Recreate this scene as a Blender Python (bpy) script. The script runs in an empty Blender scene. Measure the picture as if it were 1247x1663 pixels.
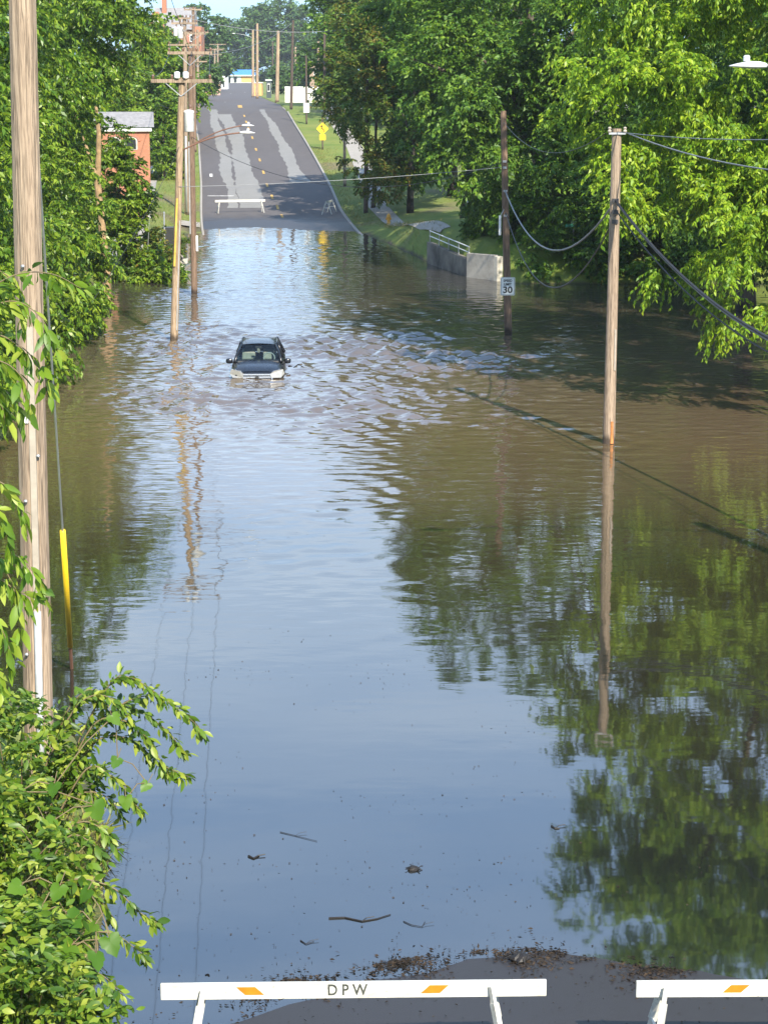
import bpy, math, random
import numpy as np
from mathutils import Vector, Matrix

R = math.radians
C = bpy.context.scene.collection
scene = bpy.context.scene

# ------------------------------------------------------------------ camera
FPX = 3300.0
PITCH = math.atan(696 / FPX)
CAMH = 9.5
cam_d = bpy.data.cameras.new('camera')
cam = bpy.data.objects.new('camera', cam_d); C.objects.link(cam)
cam.location = (0, 0, CAMH)
cam.rotation_euler = (math.pi / 2 - PITCH, 0, 0)
cam_d.sensor_fit = 'VERTICAL'; cam_d.sensor_height = 36
cam_d.lens = FPX / 1663 * 36
cam_d.clip_start = 0.3; cam_d.clip_end = 6000
scene.camera = cam

# ------------------------------------------------------------------ light
SUN_EL, SUN_DIR = 38.0, Vector((0.355, -0.935, 0)).normalized()
world = bpy.data.worlds.new('World'); scene.world = world
world.use_nodes = True
wn = world.node_tree; wn.nodes.clear()
wo = wn.nodes.new('ShaderNodeOutputWorld'); wb = wn.nodes.new('ShaderNodeBackground')
sky = wn.nodes.new('ShaderNodeTexSky'); sky.sky_type = 'NISHITA'; sky.sun_disc = False
sky.sun_elevation = R(SUN_EL); sky.sun_rotation = math.atan2(SUN_DIR.x, SUN_DIR.y)
sky.air_density = 1.0; sky.dust_density = 1.2; sky.ozone_density = 1.6; sky.altitude = 100
# soft thin cloud in the sky, mixed in by direction
tc = wn.nodes.new('ShaderNodeTexCoord'); mp = wn.nodes.new('ShaderNodeMapping')
mp.inputs['Scale'].default_value = (1.6, 1.6, 13.0)
nz = wn.nodes.new('ShaderNodeTexNoise'); nz.inputs['Scale'].default_value = 1.7; nz.inputs['Detail'].default_value = 7
rp = wn.nodes.new('ShaderNodeValToRGB')
rp.color_ramp.elements[0].position = 0.34; rp.color_ramp.elements[0].color = (.35, .35, .35, 1)
rp.color_ramp.elements[1].position = 0.66; rp.color_ramp.elements[1].color = (1, 1, 1, 1)
mx = wn.nodes.new('ShaderNodeMixRGB'); mx.inputs[2].default_value = (6.3, 7.35, 8.5, 1)
wn.links.new(tc.outputs['Generated'], mp.inputs[0]); wn.links.new(mp.outputs[0], nz.inputs['Vector'])
wn.links.new(nz.outputs['Fac'], rp.inputs[0]); sz = wn.nodes.new('ShaderNodeSeparateXYZ'); wn.links.new(tc.outputs['Generated'], sz.inputs[0])
er = wn.nodes.new('ShaderNodeValToRGB'); e_ = er.color_ramp.elements
while len(e_) < 5: e_.new(.5)
for i_, (p_, v_) in enumerate(((.03, 0), (.10, .9), (.22, .95), (.36, .40), (.55, .15))): e_[i_].position = p_; e_[i_].color = (v_, v_, v_, 1)
wn.links.new(sz.outputs[2], er.inputs[0])
ml = wn.nodes.new('ShaderNodeMath'); ml.operation = 'MULTIPLY'
wn.links.new(rp.outputs[0], ml.inputs[0]); wn.links.new(er.outputs[0], ml.inputs[1]); wn.links.new(ml.outputs[0], mx.inputs[0])
gm = wn.nodes.new('ShaderNodeGamma'); gm.inputs[1].default_value = 0.5
tint = wn.nodes.new('ShaderNodeMixRGB'); tint.blend_type = 'MULTIPLY'; tint.inputs[0].default_value = 1; tint.inputs[2].default_value = (1.36, 2.02, 2.85, 1)
wn.links.new(sky.outputs[0], gm.inputs[0]); wn.links.new(gm.outputs[0], tint.inputs[1])
wn.links.new(tint.outputs[0], mx.inputs[1]); wn.links.new(mx.outputs[0], wb.inputs[0])
wb.inputs[1].default_value = 0.12
wn.links.new(wb.outputs[0], wo.inputs[0])
sun_d = bpy.data.lights.new('sun', 'SUN'); sun = bpy.data.objects.new('sun', sun_d); C.objects.link(sun)
sun_d.energy = 4.8; sun_d.angle = R(0.5); sun_d.color = (1.0, 0.92, 0.78)
_sv = Vector((SUN_DIR.x * math.cos(R(SUN_EL)), SUN_DIR.y * math.cos(R(SUN_EL)), math.sin(R(SUN_EL))))
sun.rotation_euler = _sv.to_track_quat('Z', 'Y').to_euler()
sun.location = (30, -60, 60)
vs = scene.view_settings
vs.view_transform = 'Standard'; vs.look = 'None'; vs.gamma = 1; vs.exposure = 1.02; vs.use_curve_mapping = False
scene.cycles.max_bounces = 6; scene.cycles.transparent_max_bounces = 8
scene.cycles.caustics_reflective = False; scene.cycles.caustics_refractive = False

# ------------------------------------------------------------------ survey helpers (photograph sightings -> places)
cp, sp = math.cos(PITCH), math.sin(PITCH)
def ray(x, y):
    a = (x - 623.5) / FPX; b = (831.5 - y) / FPX
    return a, cp + b * sp, -sp + b * cp
def G(x, y, z=0.0):
    r = ray(x, y); t = (z - CAMH) / r[2]
    return Vector((r[0] * t, r[1] * t, z))
def D(x, y, Y):
    r = ray(x, y); t = Y / r[1]
    return Vector((r[0] * t, Y, CAMH + r[2] * t))

# ------------------------------------------------------------------ road line and terrain
_ys = np.arange(-20, 1600, 1.0)
def _smooth(a, w):
    k = np.ones(w) / w
    return np.convolve(np.pad(a, w // 2, mode='edge'), k, 'valid')[:len(a)]
_cx = [(-20, 3.6), (0, 3.0), (20, 2.0), (54, 0.1), (77, -1.6), (94, -3.0), (120, -5.3), (137, -7.1), (149, -8.2),
       (162, -9.3), (179, -10.9), (196, -12.5), (210, -14.0), (227, -15.7), (300, -21.5), (507, -37), (717, -50.5), (1600, -110)]
_zz = [(-20, 1.2), (0, .75), (14, .36), (18, .24), (20, .07), (20.9, 0), (22, -.09), (26, -.3), (40, -.5), (66, -.68), (90, -.8), (110, -.62), (126, -.25),
       (136.5, 0), (149, .42), (162, 1.55), (179, 2.85), (196, 4.05), (210, 5.2), (227, 6.5), (250, 7.0), (300, 7.0), (400, 7.05), (470, 7.0), (507, 7.4), (717, 9.85), (800, 10.2), (1600, 9)]
_CX = _smooth(np.interp(_ys, *zip(*_cx)), 9); _ZR = _smooth(np.interp(_ys, *zip(*_zz)), 5)
def xc(Y): return np.interp(Y, _ys, _CX)
def zr(Y): return np.interp(Y, _ys, _ZR)
def ss(a, b, x):
    t = np.clip((x - a) / (b - a), 0, 1); return t * t * (3 - 2 * t)
HW = 5.0
def ground_z(u, Y):
    """height of the ground at offset u from the road's centre line"""
    u = np.asarray(u, float); Y = np.asarray(Y, float)
    r = zr(Y); v = r + 0.10
    L = v.copy() if hasattr(v, 'copy') else v
    # left side
    near = ss(34, 22, Y)
    L = v + near * np.clip((-u - 5.15) * 0.62, 0, 5.0)
    mid = ss(26, 40, Y) * ss(104, 96, Y)
    L = L + mid * (2.6 * ss(-9.3, -13.5, u) + 0.03 * np.clip(-u - 13, 0, 60))
    lw = ss(97, 103, Y) * ss(170, 140, Y)
    L = L + lw * (1.25 - 0.55 * ss(125, 145, Y)) * ss(-6.2, -7.8, u)
    # right side
    u0 = np.interp(Y, [96, 100, 102, 110, 122, 130, 140], [9.2, 9.0, 7.8, 6.7, 6.0, 5.3, 5.1])
    hill = ss(97.5, 101, Y) * ss(190, 150, Y)
    Rr = v + hill * (2.05 * ss(137, 112, Y) * ss(u0 - .1, u0 + 1.2, u) + 0.09 * np.clip(u - u0 - 1, 0, 30) + .25 * ss(u0, u0 + 2, u))
    Rr = Rr + ss(97, 60, Y) * 3.0 * ss(24, 40, u) + ss(30, 18, Y) * 3.5 * ss(7.5, 13, u)
    z = np.where(u < 0, L, Rr)
    z = np.where(np.abs(u) <= 5.02, r - 0.16, z)
    far = ss(230, 330, Y)
    z = z + far * 0.15 * np.sin(u * .05 + Y * .02) * ss(8, 30, np.abs(u))
    return z
def gz(X, Y): return float(ground_z(X - xc(Y), Y))
def ground_hit(px, py, off=0.0, lo=12.0, hi=900.0):
    """where a sight line meets the ground (off metres above it)"""
    r = ray(px, py); Y = lo
    while Y < hi:
        t = Y / r[1]; X = r[0] * t; z = CAMH + r[2] * t
        g = float(zr(Y)) if abs(X - xc(Y)) < 5.02 else gz(X, Y)
        if z <= g + off: break
        Y += 0.1 if Y < 200 else .5
    return Vector((X, Y, g + off))

# ------------------------------------------------------------------ materials
def nmat(name):
    m = bpy.data.materials.new(name); m.use_nodes = True
    nt = m.node_tree
    return m, nt, nt.nodes['Principled BSDF']
def N(nt, t, **kw):
    n = nt.nodes.new(t)
    for k, v in kw.items():
        if k in n.inputs: n.inputs[k].default_value = v
        else: setattr(n, k, v)
    return n
def ramp(nt, fac, stops):
    r = nt.nodes.new('ShaderNodeValToRGB')
    e = r.color_ramp.elements
    while len(e) < len(stops): e.new(0.5)
    for i, (p, c) in enumerate(stops):
        e[i].position = p; e[i].color = (*c, 1)
    nt.links.new(fac, r.inputs[0]); return r.outputs[0]
def coords(nt, scale=(1, 1, 1), kind='Object'):
    t = nt.nodes.new('ShaderNodeTexCoord'); m = nt.nodes.new('ShaderNodeMapping')
    m.inputs['Scale'].default_value = scale
    nt.links.new(t.outputs[kind], m.inputs[0]); return m.outputs[0]
def noise(nt, vec, scale, detail=4, rough=.55):
    n = N(nt, 'ShaderNodeTexNoise', Scale=scale, Detail=detail, Roughness=rough)
    nt.links.new(vec, n.inputs['Vector']); return n.outputs['Fac']
def bump(nt, b, h, strength=.3, dist=.02):
    n = N(nt, 'ShaderNodeBump', Strength=strength, Distance=dist)
    nt.links.new(h, n.inputs['Height']); nt.links.new(n.outputs[0], b.inputs['Normal']); return n
def mix(nt, f, a, b):
    n = nt.nodes.new('ShaderNodeMixRGB')
    for i, v in enumerate((f, a, b)):
        if isinstance(v, (int, float)): n.inputs[i].default_value = v
        elif isinstance(v, tuple): n.inputs[i].default_value = (*v, 1)
        else: nt.links.new(v, n.inputs[i])
    return n.outputs[0]
def plain(name, col, rough=.6, metal=0.0, var=.12, scale=6.0, coat=0.0):
    m, nt, b = nmat(name)
    v = coords(nt); f = noise(nt, v, scale, 6, .65)
    lo = tuple(c * (1 - var * 1.6) for c in col); hi = tuple(min(1, c * (1 + var)) for c in col)
    nt.links.new(ramp(nt, f, [(.3, lo), (.7, hi)]), b.inputs['Base Color'])
    b.inputs['Roughness'].default_value = rough; b.inputs['Metallic'].default_value = metal
    b.inputs['Coat Weight'].default_value = coat
    return m
def leaf_mat(name, c1, c2, c3, trans=.35, rough=.42, clump=.5):
    m, nt, b = nmat(name)
    g = nt.nodes.new('ShaderNodeNewGeometry')
    v = coords(nt)
    big = noise(nt, v, clump, 2)
    f = N(nt, 'ShaderNodeMath', operation='ADD'); f2 = N(nt, 'ShaderNodeMath', operation='MULTIPLY_ADD')
    f2.inputs[1].default_value = 1.1; f2.inputs[2].default_value = -.55
    nt.links.new(big, f2.inputs[0])
    nt.links.new(g.outputs['Random Per Island'], f.inputs[0]); nt.links.new(f2.outputs[0], f.inputs[1])
    col = ramp(nt, f.outputs[0], [(.05, c1), (.55, c2), (1.0, c3)])
    nt.links.new(col, b.inputs['Base Color']); b.inputs['Roughness'].default_value = rough
    b.inputs['Specular IOR Level'].default_value = .35
    t = nt.nodes.new('ShaderNodeBsdfTranslucent'); ms = nt.nodes.new('ShaderNodeMixShader')
    tcx = mix(nt, 1.0, col, (1.0, 1.0, .45)); tcx.node.blend_type = 'MULTIPLY'
    br = N(nt, 'ShaderNodeBrightContrast', Bright=.04); nt.links.new(tcx, br.inputs[0])
    nt.links.new(br.outputs[0], t.inputs[0])
    ms.inputs[0].default_value = trans
    out = nt.nodes['Material Output']
    nt.links.new(b.outputs[0], ms.inputs[1]); nt.links.new(t.outputs[0], ms.inputs[2]); nt.links.new(ms.outputs[0], out.inputs[0])
    return m
def wood_mat(name, lo, hi, streak=1.0):
    m, nt, b = nmat(name)
    f = noise(nt, coords(nt, (9, 9, .55)), 2.2, 8, .7); f2 = noise(nt, coords(nt, (30, 30, 1.2)), 3, 4); f3 = noise(nt, coords(nt, (1.2, 1.2, .5)), 1.3, 4)
    f4 = noise(nt, coords(nt, (10, 10, .22)), 1.6, 3, .5); f5 = noise(nt, coords(nt, (6, 6, 2.5)), 2.2, 4, .6)
    c = ramp(nt, f, [(.28, tuple(x * .5 for x in lo)), (.45, lo), (.7, hi)])
    c = mix(nt, ramp(nt, f3, [(.4, (0, 0, 0)), (.65, (.8, .8, .8))]), c, tuple(x * .62 for x in lo))
    c = mix(nt, .4, c, ramp(nt, f2, [(.35, tuple(x * .35 for x in lo)), (.55, hi)]))
    crack = ramp(nt, f4, [(.455, (0, 0, 0)), (.475, (1, 1, 1)), (.492, (1, 1, 1)), (.512, (0, 0, 0))])
    ck = N(nt, 'ShaderNodeMath', operation='MULTIPLY'); ck.inputs[1].default_value = .55; nt.links.new(crack, ck.inputs[0])
    c = mix(nt, ck.outputs[0], c, tuple(x * .3 for x in lo))
    c = mix(nt, ramp(nt, f5, [(.68, (0, 0, 0)), (.74, (.8, .8, .8))]), c, tuple(x * .3 for x in lo))
    s = nt.nodes.new('ShaderNodeSeparateXYZ'); nt.links.new(coords(nt), s.inputs[0])
    ad = N(nt, 'ShaderNodeMath', operation='MULTIPLY_ADD'); ad.inputs[1].default_value = .5
    nt.links.new(f, ad.inputs[0]); nt.links.new(s.outputs[2], ad.inputs[2])
    c = mix(nt, ramp(nt, ad.outputs[0], [(.38, (1, 1, 1)), (.55, (0, 0, 0))]), c, tuple(x * .25 for x in lo))   # wet tide mark
    nt.links.new(c, b.inputs['Base Color']); b.inputs['Roughness'].default_value = .85
    ml = N(nt, 'ShaderNodeMath', operation='MULTIPLY_ADD'); ml.inputs[1].default_value = -1.2
    nt.links.new(crack, ml.inputs[0]); nt.links.new(f2, ml.inputs[2])
    bump(nt, b, ml.outputs[0], .6, .015)
    return m
M = {}
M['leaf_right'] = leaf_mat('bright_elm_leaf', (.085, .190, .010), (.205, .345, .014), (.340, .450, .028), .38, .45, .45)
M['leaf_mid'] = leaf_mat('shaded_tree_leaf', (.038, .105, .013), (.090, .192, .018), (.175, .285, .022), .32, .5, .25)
M['leaf_left'] = leaf_mat('glossy_hackberry_leaf', (.050, .122, .010), (.122, .220, .014), (.24, .325, .026), .32, .38, .4)
M['leaf_warm'] = leaf_mat('browning_leaf', (.05, .105, .012), (.105, .175, .018), (.23, .17, .03), .32, .5, .35)
M['leaf_far'] = leaf_mat('distant_leaf', (.045, .105, .028), (.075, .150, .034), (.120, .200, .042), .3, .6, .12)
M['leaf_near'] = leaf_mat('near_shrub_leaf', (.040, .095, .010), (.110, .195, .014), (.29, .34, .045), .30, .42, 2.6)
M['leaf_hang'] = leaf_mat('pale_hanging_leaf', (.07, .15, .012), (.16, .26, .018), (.30, .36, .045), .34, .42, 2.0)
M['leaf_grape'] = leaf_mat('wild_grape_leaf', (.055, .135, .008), (.085, .175, .010), (.14, .225, .016), .32, .45, 2.0)
M['grass_blade'] = leaf_mat('straw_grass_blade', (.10, .13, .025), (.20, .18, .05), (.34, .27, .10), .3, .6, 1.5)
M['bark'] = wood_mat('grey_bark', (.07, .055, .04), (.16, .13, .10))
M['twig'] = plain('green_brown_twig', (.16, .12, .06), .7)
M['deadwood'] = plain('bleached_dead_wood', (.36, .24, .12), .85, var=.35, scale=3)
M['pole_tan'] = wood_mat('tan_pole_wood', (.30, .205, .125), (.54, .40, .27))
M['pole_brown'] = wood_mat('brown_pole_wood', (.16, .10, .065), (.30, .20, .135))
M['pole_dark'] = wood_mat('dark_pole_wood', (.07, .05, .04), (.15, .11, .085))
M['pole_pale'] = wood_mat('weathered_pole_wood', (.26, .185, .125), (.46, .35, .25))
M['steel'] = plain('galvanised_steel', (.42, .43, .44), .45, .6)
M['alu'] = plain('white_enamel_metal', (.78, .78, .76), .4)
M['pvc'] = plain('grey_pvc_conduit', (.36, .37, .37), .5)
M['pvc_light'] = plain('pale_pvc_moulding', (.36, .31, .25), .55)
M['wire'] = plain('black_cable', (.025, .025, .028), .5)
M['wire_grey'] = plain('grey_cable', (.22, .23, .24), .45, .2)
M['ceramic'] = plain('brown_ceramic', (.16, .09, .06), .3)
M['yellow'] = plain('yellow_plastic', (.80, .52, .02), .5, var=.08)
M['yellow_dull'] = plain('faded_yellow_plastic', (.58, .40, .07), .6, var=.25, scale=2)
M['worn_orange'] = plain('freshly_worn_orange_wood', (.50, .20, .06), .8, var=.4, scale=4)
M['sign_yellow'] = plain('yellow_sign_face', (.85, .55, .02), .5, var=.05)
M['sign_white'] = plain('white_sign_face', (.80, .81, .80), .5, var=.05)
M['sign_black'] = plain('black_sign_ink', (.015, .015, .015), .5)
M['sign_green'] = plain('green_sign_face', (.03, .22, .14), .5)
def scuffed():
    m, nt, b = nmat('scuffed_white_barricade_paint')
    f = noise(nt, coords(nt, (1, 3, 3)), 3.0, 8, .7); f2 = noise(nt, coords(nt, (2, 14, 14)), 4, 6, .75); f3 = noise(nt, coords(nt), 35, 3)
    c = ramp(nt, f, [(.30, (.40, .37, .31)), (.52, (.60, .59, .54)), (.75, (.68, .66, .59))])
    c = mix(nt, ramp(nt, f2, [(.60, (0, 0, 0)), (.72, (.75, .75, .75))]), c, (.33, .29, .23))
    c = mix(nt, ramp(nt, f3, [(.66, (0, 0, 0)), (.70, (.7, .7, .7))]), c, (.22, .19, .15))
    nt.links.new(c, b.inputs['Base Color']); b.inputs['Roughness'].default_value = .6; return m
M['white_paint'] = scuffed()
M['orange'] = plain('orange_reflective_tape', (.80, .19, .01), .45, var=.12, scale=9)
M['ink'] = plain('faded_stencil_ink', (.06, .065, .055), .8, var=.5, scale=20)
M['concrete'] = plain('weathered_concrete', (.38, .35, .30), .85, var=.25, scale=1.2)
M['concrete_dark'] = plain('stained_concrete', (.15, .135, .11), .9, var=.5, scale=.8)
M['stone'] = plain('pale_stone', (.48, .45, .38), .85, var=.25, scale=1.5)
M['roof_grey'] = plain('grey_shingle', (.25, .24, .24), .9, var=.2, scale=4)
M['white_trim'] = plain('white_trim', (.75, .74, .70), .6, var=.06)
M['glass_dark'] = plain('dark_window_glass', (.03, .035, .04), .08, var=.1)
M['hydrant'] = plain('yellow_orange_hydrant_paint', (.75, .36, .04), .5)
M['bin'] = plain('black_bin_plastic', (.03, .03, .03), .5)
M['rubber'] = plain('tyre_rubber', (.02, .02, .02), .8)
M['rust'] = plain('red_brown_rail_paint', (.17, .085, .055), .7)
M['debris'] = plain('wet_dark_wood', (.014, .011, .009), .6, var=.4)
M['litter'] = leaf_mat('brown_leaf_litter', (.012, .009, .006), (.025, .017, .011), (.05, .031, .016), .05, .8, 2)
M['gas_blue'] = plain('blue_canopy', (.06, .22, .55), .5)
M['gas_orange'] = plain('orange_panel', (.85, .38, .12), .6)
M['gas_white'] = plain('white_panel', (.80, .80, .78), .6)
M['trailer'] = plain('off_white_siding', (.66, .64, .56), .6, var=.08)
M['booth'] = plain('dark_booth_metal', (.05, .065, .07), .5)
M['tan_wall'] = plain('brown_stucco', (.30, .21, .15), .8)
M['pink_wall'] = plain('pinkish_brick_wall', (.50, .30, .24), .85)
M['blue_wall'] = plain('blue_metal_wall', (.08, .16, .36), .6)
def brick_mat(name, a, b_, mortar, scale=4.5):
    m, nt, b = nmat(name)
    t = nt.nodes.new('ShaderNodeTexCoord'); sx = nt.nodes.new('ShaderNodeSeparateXYZ'); cb = nt.nodes.new('ShaderNodeCombineXYZ')
    ad = N(nt, 'ShaderNodeMath', operation='ADD')
    nt.links.new(t.outputs['Object'], sx.inputs[0]); nt.links.new(sx.outputs[0], ad.inputs[0]); nt.links.new(sx.outputs[1], ad.inputs[1])
    nt.links.new(ad.outputs[0], cb.inputs[0]); nt.links.new(sx.outputs[2], cb.inputs[1])
    br = N(nt, 'ShaderNodeTexBrick', Scale=scale, Color1=(*a, 1), Color2=(*b_, 1), Mortar=(*mortar, 1))
    br.inputs['Mortar Size'].default_value = .012
    nt.links.new(cb.outputs[0], br.inputs['Vector'])
    f = noise(nt, coords(nt), .8, 5)
    nt.links.new(mix(nt, .35, br.outputs[0], ramp(nt, f, [(.3, tuple(x * .7 for x in a)), (.7, b_)])), b.inputs['Base Color'])
    b.inputs['Roughness'].default_value = .85
    return m
M['brick'] = brick_mat('orange_red_brick', (.33, .125, .065), (.40, .165, .09), (.36, .27, .21))
M['brick_far'] = brick_mat('red_brick', (.33, .13, .085), (.42, .17, .11), (.38, .30, .25))
def asphalt(name, lo, hi, rough=.85, wet=False):
    m, nt, b = nmat(name)
    f = noise(nt, coords(nt), 1.1, 8, .65); f2 = noise(nt, coords(nt), 70, 3); f3 = noise(nt, coords(nt, (1, .12, 1)), .8, 5)
    c = mix(nt, .45, ramp(nt, f, [(.3, lo), (.7, hi)]), ramp(nt, f3, [(.3, lo), (.7, hi)]))
    c = mix(nt, .3, c, ramp(nt, f2, [(.35, tuple(x * .4 for x in lo)), (.65, tuple(min(1, x * 1.5) for x in hi))]))
    nt.links.new(c, b.inputs['Base Color'])
    if wet:   # wet asphalt close above the waterline is darker and glossy
        s = nt.nodes.new('ShaderNodeSeparateXYZ'); t = nt.nodes.new('ShaderNodeTexCoord')
        nt.links.new(t.outputs['Object'], s.inputs[0])
        ad = N(nt, 'ShaderNodeMath', operation='MULTIPLY_ADD'); ad.inputs[1].default_value = .30
        nt.links.new(f, ad.inputs[0]); nt.links.new(s.outputs[2], ad.inputs[2])
        w = ramp(nt, ad.outputs[0], [(.32, (1, 1, 1)), (.50, (0, 0, 0))])
        nt.links.new(mix(nt, w, c, tuple(x * .45 for x in lo)), b.inputs['Base Color'])
        r = N(nt, 'ShaderNodeMapRange'); r.inputs['To Min'].default_value = rough; r.inputs['To Max'].default_value = .5
        nt.links.new(w, r.inputs[0]); nt.links.new(r.outputs[0], b.inputs['Roughness'])
    else: b.inputs['Roughness'].default_value = rough
    bump(nt, b, f2, .35, .006)
    return m
M['asphalt'] = asphalt('purple_grey_asphalt', (.070, .061, .060), (.104, .092, .089), wet=True)
M['patch'] = asphalt('pale_asphalt_patch', (.17, .165, .155), (.235, .225, .21))
M['path'] = asphalt('concrete_pavement', (.26, .235, .205), (.36, .33, .29))
M['paint_yellow'] = plain('worn_yellow_road_paint', (.55, .33, .08), .8, var=.4, scale=3)
M['paint_white'] = plain('worn_white_road_paint', (.60, .58, .55), .8, var=.3, scale=3)
def ground_mat():
    m, nt, b = nmat('mown_grass_and_soil')
    v = coords(nt); f = noise(nt, v, .35, 6, .6); f2 = noise(nt, v, 5, 6, .7); f3 = noise(nt, v, .09, 3)
    g = mix(nt, f2, ramp(nt, f, [(.3, (.075, .13, .015)), (.7, (.15, .19, .028))]), ramp(nt, f, [(.3, (.10, .16, .015)), (.7, (.21, .21, .045))]))
    soil = ramp(nt, f2, [(.3, (.10, .075, .045)), (.7, (.20, .155, .095))])
    c = mix(nt, ramp(nt, f3, [(.56, (0, 0, 0)), (.70, (1, 1, 1))]), g, soil)
    s = nt.nodes.new('ShaderNodeSeparateXYZ'); nt.links.new(v, s.inputs[0])
    ad = N(nt, 'ShaderNodeMath', operation='MULTIPLY_ADD'); ad.inputs[1].default_value = .5
    nt.links.new(f, ad.inputs[0]); nt.links.new(s.outputs[2], ad.inputs[2])
    c = mix(nt, ramp(nt, ad.outputs[0], [(.22, (1, 1, 1)), (.42, (0, 0, 0))]), c, (.045, .036, .024))   # wet mud at the waterline
    nt.links.new(c, b.inputs['Base Color']); b.inputs['Roughness'].default_value = .95
    bump(nt, b, f2, .7, .08)
    return m
M['ground'] = ground_mat()
def water_mat():
    m, nt, b = nmat('muddy_flood_water')
    v = coords(nt)
    s = nt.nodes.new('ShaderNodeSeparateXYZ'); nt.links.new(v, s.inputs[0])
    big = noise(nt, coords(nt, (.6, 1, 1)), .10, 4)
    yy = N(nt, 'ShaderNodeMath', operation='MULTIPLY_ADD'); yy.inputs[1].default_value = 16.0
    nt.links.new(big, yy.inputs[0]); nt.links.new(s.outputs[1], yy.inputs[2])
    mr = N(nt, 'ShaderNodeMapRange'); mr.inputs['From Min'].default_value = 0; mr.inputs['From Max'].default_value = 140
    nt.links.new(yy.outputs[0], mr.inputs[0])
    # silt content: clear dark backwater close by, thick silt in the current, darker upstream with the trees' shade put into the colour
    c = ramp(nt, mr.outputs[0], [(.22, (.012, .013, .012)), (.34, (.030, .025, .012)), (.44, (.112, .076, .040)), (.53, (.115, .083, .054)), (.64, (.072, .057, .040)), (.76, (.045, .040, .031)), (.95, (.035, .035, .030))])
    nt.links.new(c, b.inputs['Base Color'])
    b.inputs['Roughness'].default_value = .03; b.inputs['IOR'].default_value = 2.5
    # small wind ripples
    f1 = noise(nt, coords(nt, (.50, 1.1, 1)), 2.4, 2, .45)
    f2 = noise(nt, coords(nt, (.6, 1.1, 1)), 5.0, 1, .4)
    cal = ramp(nt, mr.outputs[0], [(.20, (.012, .012, .012)), (.28, (.05, .05, .05)), (.36, (.16, .16, .16)), (.46, (.9, .9, .9)), (.72, (.95, .95, .95)), (.9, (.25, .25, .25))])
    a = N(nt, 'ShaderNodeMath', operation='MULTIPLY_ADD'); a.inputs[1].default_value = .10
    nt.links.new(f2, a.inputs[0]); nt.links.new(f1, a.inputs[2])
    f3 = noise(nt, coords(nt, (.5, 1.0, 1)), 11, 2, .5); a3 = N(nt, 'ShaderNodeMath', operation='MULTIPLY_ADD'); a3.inputs[1].default_value = .05
    nt.links.new(f3, a3.inputs[0]); nt.links.new(a.outputs[0], a3.inputs[2]); a = a3
    bn = N(nt, 'ShaderNodeBump', Distance=.030)
    nt.links.new(a.outputs[0], bn.inputs['Height']); nt.links.new(cal, bn.inputs['Strength']); nt.links.new(bn.outputs[0], b.inputs['Normal'])
    return m
M['water'] = water_mat()

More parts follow.
